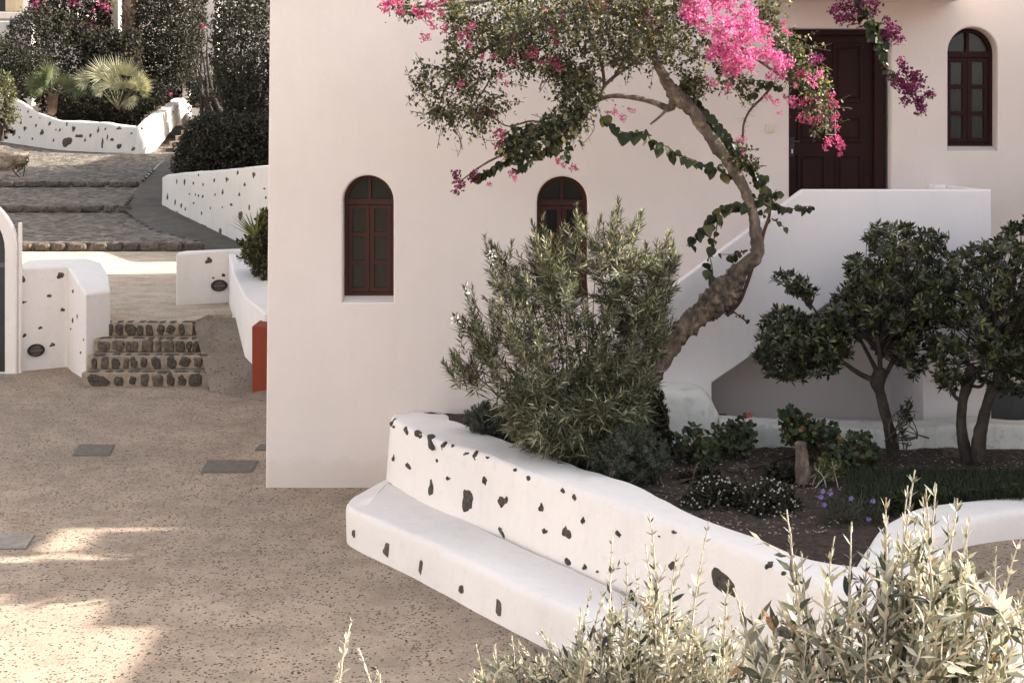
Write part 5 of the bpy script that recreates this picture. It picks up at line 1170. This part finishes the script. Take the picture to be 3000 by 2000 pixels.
# ------------------------------------------------------------------ foreground olives
LEAFO = []
for k in range(4):
    n_ = 6; V = []
    for i in range(n_ + 1):
        t = i / n_; wv = [0, .62, .95, 1, .82, .48, 0][i] * .145; z = -.10 * t * t * (k - 1) + .015 * k * math.sin(t * 3)
        V += [(-wv, t, z + .03 * (wv > 0)), (0, t, z), (wv, t, z + .03 * (wv > 0))]
    Q = []
    for i in range(n_): Q += [(i * 3, i * 3 + 1, i * 3 + 4, i * 3 + 3), (i * 3 + 1, i * 3 + 2, i * 3 + 5, i * 3 + 4)]
    me = bpy.data.meshes.new('leaf'); me.from_pydata(V, [], Q); finish(me, None, True); LEAFO.append(me)
def m_olive(name, top, under):
    m, n, b = mat_new(name); g = n.nodes.new('ShaderNodeNewGeometry'); oi = n.nodes.new('ShaderNodeObjectInfo')
    c = ramp(n, oi.outputs['Random'], top); c2 = mixc(n, g.outputs['Backfacing'], c, under)
    n.links.new(c2, b.inputs['Base Color']); b.inputs['Roughness'].default_value = .42
    t = n.nodes.new('ShaderNodeBsdfTranslucent'); x = n.nodes.new('ShaderNodeMixShader'); x.inputs[0].default_value = .38
    n.links.new(mixc(n, 1, c2, (1.05, 1.02, .85), 'MULTIPLY'), t.inputs[0]); n.links.new(b.outputs[0], x.inputs[1]); n.links.new(t.outputs[0], x.inputs[2]); n.links.new(x.outputs[0], n.nodes['Material Output'].inputs[0]); return m
mo = m_olive('olive_leaf_big', [(0, (.022, .028, .018)), (.3, (.06, .065, .042)), (.5, (.26, .25, .185)), (.95, (.50, .47, .38)), (1, (.34, .19, .10))], (.58, .55, .46))
for me in LEAFO: me.materials.append(mo)
def olive(label, Yc, base_px, tips_px, poly, nfill, seed, Lm, shoot=.55, dr=.35, big=300, gap=.028):
    r = np.random.default_rng(seed); t = thing('olive_shrub', label, 'shrub', ((base_px[0] - 1500) / F * Yc, Yc, 0), 'silvery olive shrubs in the foreground')
    tub, lv = Tubes(6), Leaves(); root = np.array([(base_px[0] - 1500) / F * Yc, Yc, 0.0]); fork = np.array(tuple(P(base_px[0], base_px[1], Yc)))
    tub.add(bez(root, (root + fork) / 2 + [.05, 0, 0], fork, 10), np.linspace(.06, .03, 10), .05)
    tips = [np.array(tuple(P(x, y, Yc + r.uniform(-.25, .2)))) for x, y in tips_px]; main = len(tips)
    if nfill: tips += list(sample_vol(poly, Yc, dr, nfill, r, 200))
    cand = []
    for i, tip in enumerate(tips):
        mainsh = i < main; s = fork + r.normal(size=3) * [.12, .12, .05]; s[0] += (tip[0] - fork[0]) * .8; s[1] = tip[1] * .5 + fork[1] * .5
        s[2] = min(s[2], tip[2] - .35) if mainsh else tip[2] - r.uniform(.25, .5)
        ctrl = (s + tip) / 2 + np.array([(s[0] - tip[0]) * .25, 0, .05]); n = 26; pl_ = bez(s, ctrl, tip, n); pl_ += np.cumsum(r.normal(size=(n, 3)) * .0018, 0)
        tub.add(pl_, np.linspace(.0085 if mainsh else .005, .0022, n)); tub.add([fork, (fork + s) / 2 + [0, 0, -.03], s], [.014, .010, .006])
        tot = np.linalg.norm(tip - s); k = int(tot / gap)
        for j in range(k):
            u = (j + .5) / k
            if u < .12: continue
            p = pl_[int(u * (n - 1))]; tg = unit(pl_[min(n - 1, int(u * (n - 1)) + 1)] - pl_[max(0, int(u * (n - 1)) - 1)]); ph = (j % 2) * 1.57 + r.normal() * .35
            uu = unit(np.cross(tg, [.3, 1., .1])); ww = np.cross(tg, uu); szf = (1.0 if u < .85 else .55) * r.uniform(.55, 1.15)
            for sg in (0, math.pi):
                if r.random() < .12: continue
                rd = math.cos(ph + sg) * uu + math.sin(ph + sg) * ww; el = math.radians(r.uniform(25, 80) * (1.15 - .5 * u))
                d = unit(tg * math.cos(el) + rd * math.sin(el)); nn = tg - d * (tg @ d) + r.normal(size=3) * .35; cand.append((p, d, nn, Lm * szf))
            if r.random() < .10 and mainsh and u < .9:      # side twig
                rd = math.cos(ph + .7) * uu + math.sin(ph + .7) * ww; e = p + unit(tg * .8 + rd) * r.uniform(.06, .14); tub.add([p, (p + e) / 2, e], [.0025, .002, .001])
                for q_ in range(6):
                    f = (q_ + 1) / 6; d = unit(unit(e - p) + r.normal(size=3) * .55); cand.append((p + (e - p) * f, d, r.normal(size=3), Lm * .6 * r.uniform(.6, 1.1)))
    # the largest leaves become pieces of their own, the rest one mass
    order = sorted(range(len(cand)), key=lambda i: -cand[i][3] / cand[i][0][1] - (10 if False else 0))
    vis = [i for i in order if cand[i][0][2] > HC - (2010 - HY) / F * cand[i][0][1]]
    sel = set(vis[:big])
    for i in sel:
        p, d, nn, L = cand[i]; nn = unit(nn - d * (nn @ d)); s_ = np.cross(d, nn); o = link('leaf', LEAFO[int(r.integers(4))], t)
        o.matrix_basis = Matrix(((s_[0] * L, d[0] * L, nn[0] * L, p[0]), (s_[1] * L, d[1] * L, nn[1] * L, p[1]), (s_[2] * L, d[2] * L, nn[2] * L, p[2]), (0, 0, 0, 1)))
    rest = [c_ for i, c_ in enumerate(cand) if i not in sel]
    if rest: lv.add([c_[0] for c_ in rest], [c_[1] for c_ in rest], [c_[2] for c_ in rest], np.array([c_[3] for c_ in rest]), np.array([c_[3] for c_ in rest]) * .27, .45, .1, .06); lv.build('foliage', M['l_olive'], t)
    tub.build('branches', M['twig_pale'], t); return t
olive('tall sunlit olive shrub in the right foreground with pale stems', 4.7, (2560, 2500),
      [(2300, 1495), (2310, 1560), (2362, 1610), (2450, 1570), (2545, 1600), (2590, 1455), (2600, 1500), (2645, 1425), (2685, 1385), (2700, 1440), (2750, 1415), (2800, 1460), (2775, 1500), (2850, 1500), (2900, 1600), (2985, 1560), (2490, 1520), (2720, 1430), (2660, 1500), (2820, 1540), (2150, 1710), (2200, 1800), (2390, 1720), (3010, 1700), (2830, 1600), (2720, 1520), (2640, 1560), (2580, 1600)],
      [(2080, 2060), (2160, 1860), (2280, 1760), (2420, 1700), (2560, 1620), (2700, 1560), (2850, 1590), (2930, 1740), (3080, 1750), (3080, 2060)], 150, 91, .088, gap=.032)
olive('shorter olive shrub in the middle foreground before the bench end', 6.1, (1820, 2350),
      [(1795, 1555), (1912, 1500), (2068, 1530), (2025, 1600), (1980, 1630), (1735, 1710), (1880, 1600), (1830, 1640), (1700, 1780), (1770, 1720), (1950, 1650), (2100, 1800), (1585, 1835), (1500, 1850), (1860, 1680), (1440, 1880), (1390, 1900), (2130, 1700), (2180, 1760)],
      [(1180, 2080), (1300, 1960), (1440, 1900), (1560, 1860), (1680, 1850), (1740, 1790), (1850, 1730), (1980, 1730), (2060, 1780), (2180, 1830), (2240, 2060)], 200, 92, .072, gap=.025)
olive('single olive sprig rising at the bottom edge left of centre', 6.0, (1050, 2250),
      [(1032, 1815), (1050, 1900), (1000, 1940), (1090, 1950), (1390, 1960)], None, 0, 93, .06, big=60)

# ------------------------------------------------------------------ background planting
def mass(name, label, cat, poly, Yc, dr, n, L, W, mat, seed, per=5, base=None, group=None, flowers=None, clump=0, cl=22, trunkr=.10):
    r = np.random.default_rng(seed); a = np.array(poly, float); b = base or (a[:, 0].mean(), a[:, 1].max())
    t = thing(name, label, cat, tuple(P(*b, Yc)), group)
    p_ = sample_vol(poly, Yc, dr, n, r, 60, clump, cl); lv = Leaves(); scatter_leaves(p_, lv, r, L, W, per=per)
    o = lv.build('foliage', M[mat], t)
    tub = Tubes(6); bb = np.array(tuple(P(*b, Yc)))
    for q in p_[:: max(1, n // 14)][:14]: tub.add(bez(bb + r.normal(size=3) * .2, (bb + q) / 2 + r.normal(size=3) * .2, q, 8), np.linspace(trunkr, .02, 8))
    tub.build('branches', M['bark_dark'], t)
    if flowers:
        fm, nf, fs_ = flowers; q = sample_vol(poly, Yc - dr * .6, dr * .6, nf, r, 60, max(4, nf // 9), 9); fl = Leaves(); scatter_leaves(q, fl, r, fs_, fs_ * .8, per=4); fl.build('flowers', M[fm], t)
    return t
G = 'dark shrubs and trees on the planted hillside'
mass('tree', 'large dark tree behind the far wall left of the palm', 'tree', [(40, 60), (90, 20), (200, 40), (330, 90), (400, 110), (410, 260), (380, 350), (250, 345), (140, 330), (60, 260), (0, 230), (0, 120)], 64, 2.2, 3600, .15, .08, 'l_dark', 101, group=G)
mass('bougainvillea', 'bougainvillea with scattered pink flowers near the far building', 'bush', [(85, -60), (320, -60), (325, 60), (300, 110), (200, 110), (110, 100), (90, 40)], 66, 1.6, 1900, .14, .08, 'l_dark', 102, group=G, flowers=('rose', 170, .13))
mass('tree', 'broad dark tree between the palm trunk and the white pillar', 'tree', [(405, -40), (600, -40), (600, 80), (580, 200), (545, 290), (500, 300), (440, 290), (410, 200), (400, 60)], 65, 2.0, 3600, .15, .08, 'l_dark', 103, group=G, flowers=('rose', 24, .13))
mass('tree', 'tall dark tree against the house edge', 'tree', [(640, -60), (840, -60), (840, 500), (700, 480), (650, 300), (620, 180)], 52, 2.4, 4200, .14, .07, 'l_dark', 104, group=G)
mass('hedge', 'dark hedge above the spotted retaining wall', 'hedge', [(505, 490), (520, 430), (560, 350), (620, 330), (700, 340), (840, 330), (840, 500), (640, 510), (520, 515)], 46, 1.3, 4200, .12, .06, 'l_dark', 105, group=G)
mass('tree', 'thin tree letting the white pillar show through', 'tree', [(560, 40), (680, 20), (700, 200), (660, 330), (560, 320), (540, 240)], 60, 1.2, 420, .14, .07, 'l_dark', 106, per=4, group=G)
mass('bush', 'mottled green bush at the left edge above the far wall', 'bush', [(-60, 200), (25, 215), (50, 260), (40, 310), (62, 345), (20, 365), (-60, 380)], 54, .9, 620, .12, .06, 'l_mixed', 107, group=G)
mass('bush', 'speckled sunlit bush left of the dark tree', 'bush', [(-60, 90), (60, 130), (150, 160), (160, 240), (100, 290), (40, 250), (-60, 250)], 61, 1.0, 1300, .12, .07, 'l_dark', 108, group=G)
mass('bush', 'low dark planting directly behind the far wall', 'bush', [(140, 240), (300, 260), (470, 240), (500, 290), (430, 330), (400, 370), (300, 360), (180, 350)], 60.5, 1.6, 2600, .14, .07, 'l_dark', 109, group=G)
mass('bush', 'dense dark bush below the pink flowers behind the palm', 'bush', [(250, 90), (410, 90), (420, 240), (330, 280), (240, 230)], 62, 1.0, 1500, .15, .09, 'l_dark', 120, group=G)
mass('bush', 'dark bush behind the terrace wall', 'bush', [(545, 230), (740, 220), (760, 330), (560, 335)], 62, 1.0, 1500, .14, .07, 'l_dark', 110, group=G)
mass('bush', 'small dry bush beside the boulder', 'bush', [(40, 465), (60, 445), (80, 455), (78, 485), (50, 490)], 50, .3, 90, .09, .03, 'l_garden', 111, per=4, group=G, trunkr=.02)
mass('creeper', 'pale pink creeper on the white pillar', 'vine', [(285, -20), (325, -20), (322, 70), (300, 90)], 67, .4, 260, .14, .08, 'l_garden', 112, group=G, flowers=('rose', 20, .12))
# palm trunk
def palm_trunk(name, label, x0, x1, yb, yt, Yc, seed):
    t = thing(name, label, 'palm tree', tuple(P((x0 + x1) / 2, yb, Yc)), None); r = np.random.default_rng(seed); rr_ = (x1 - x0) / 2 * Yc / F
    b = np.array(tuple(P((x0 + x1) / 2, yb, Yc))); e = np.array(tuple(P((x0 + x1) / 2 + 3, yt, Yc))); T = Tubes(16); T.add(b + (e - b) * np.linspace(0, 1, 20)[:, None], rr_ * .88); T.build('trunk', M['palm_bark'], t)
    lv = Leaves(); n = 700; u = r.random(n); a = r.uniform(0, 6.28, n); p_ = b + (e - b) * u[:, None] + np.stack([np.cos(a), np.sin(a), 0 * a], 1) * rr_ * .85
    lv.add(p_, np.stack([np.cos(a), np.sin(a), .9 + 0 * a], 1), np.stack([np.cos(a), np.sin(a), -.2 + 0 * a], 1), .22, .15, .5); lv.build('leaf_bases', M['palm_bark'], t, 'stuff'); return t
palm_trunk('palm', 'thick shaggy palm trunk beside the white pillar', 353, 408, 240, -200, 66, 1)
palm_trunk('palm', 'short palm with brown trunk low behind the far wall', 147, 158, 338, 285, 58.6, 2)
# fan palms
def fan_palm(label, c_px, Yc, fr, mat, seed, R=1.15, n=15, tilt=.4):
    t = thing('fan_palm', label, 'palm', tuple(P(*c_px, Yc))); r = np.random.default_rng(seed); c = np.array(tuple(P(*c_px, Yc)))
    for k in range(n):
        a = r.uniform(-1.45, 1.45) if fr is None else fr[k % len(fr)][0]; ln = r.uniform(.5, 1.1) if fr is None else fr[k % len(fr)][1]
        dirn = unit(np.array([math.sin(a), -.35 + r.normal() * .35, math.cos(a) * .9 + .15])); hub = c + dirn * ln
        T = Tubes(5); T.add(bez(c, (c + hub) / 2 + [0, 0, .08], hub, 8), .022)
        nn = unit(np.array([0, -1.0, .55]) + r.normal(size=3) * .35); nn = unit(nn - dirn * (nn @ dirn)); sd_ = np.cross(dirn, nn); lv = Leaves(); m = 26
        an = np.radians(np.linspace(-118, 118, m)); d = np.cos(an)[:, None] * dirn + np.sin(an)[:, None] * sd_ + nn * .12
        lv.add(np.tile(hub, (m, 1)), d, np.tile(nn, (m, 1)) + r.normal(size=(m, 3)) * .2, R * (.62 + .38 * np.cos(an * .6)) * r.uniform(.9, 1.05, m), .055, .35, .35, .12)
        o = lv.build('frond', M[mat], t, None); T.build('stalk', M['twig_green'], o)
t = thing('fan_palm', 'bright sunlit fan palm in the middle of the far planting', 'palm', tuple(P(345, 330, 58.8))); r = np.random.default_rng(4); c = np.array(tuple(P(345, 320, 58.8)))
for (hx, hy, deg, R_, dy_) in [(305, 222, -48, 1.05, 0), (262, 236, -72, .80, -.2), (342, 222, -14, 1.0, .2), (372, 222, 12, .95, .3), (405, 250, 42, .8, 0), (412, 262, 75, .75, -.3), (330, 248, -38, .8, -.5), (385, 262, 20, .6, -.6), (300, 262, -95, .55, -.5), (350, 262, -5, .6, -.7), (375, 290, 150, .6, -.6)]:
    hub = np.array(tuple(P(hx, hy, 58.8 + dy_))); a = math.radians(deg); dirn = unit(np.array([math.sin(a), -.25, math.cos(a)])); T = Tubes(5); T.add(bez(c, (c + hub) / 2 + [0, 0, .05], hub, 8), .02)
    nn = unit(np.array([.3 * math.cos(a), -1.0, .45]) + r.normal(size=3) * .2); nn = unit(nn - dirn * (nn @ dirn)); sd_ = np.cross(dirn, nn); lv = Leaves(); m = 24; an = np.radians(np.linspace(-82, 82, m))
    d = np.cos(an)[:, None] * dirn + np.sin(an)[:, None] * sd_ + nn * .15; lv.add(np.tile(hub, (m, 1)), d, np.tile(nn, (m, 1)) + r.normal(size=(m, 3)) * .3, R_ * (.7 + .3 * np.cos(an)) * r.uniform(.85, 1.05, m), .06, .4, .35, .08)
    o = lv.build('frond', M['l_palm'], t, None); T.build('stalk', M['twig_green'], o)
fan_palm('smaller dark fan palm left of the bright one', (152, 285), 58.6, None, 'l_palmdark', 2, .75, 11)
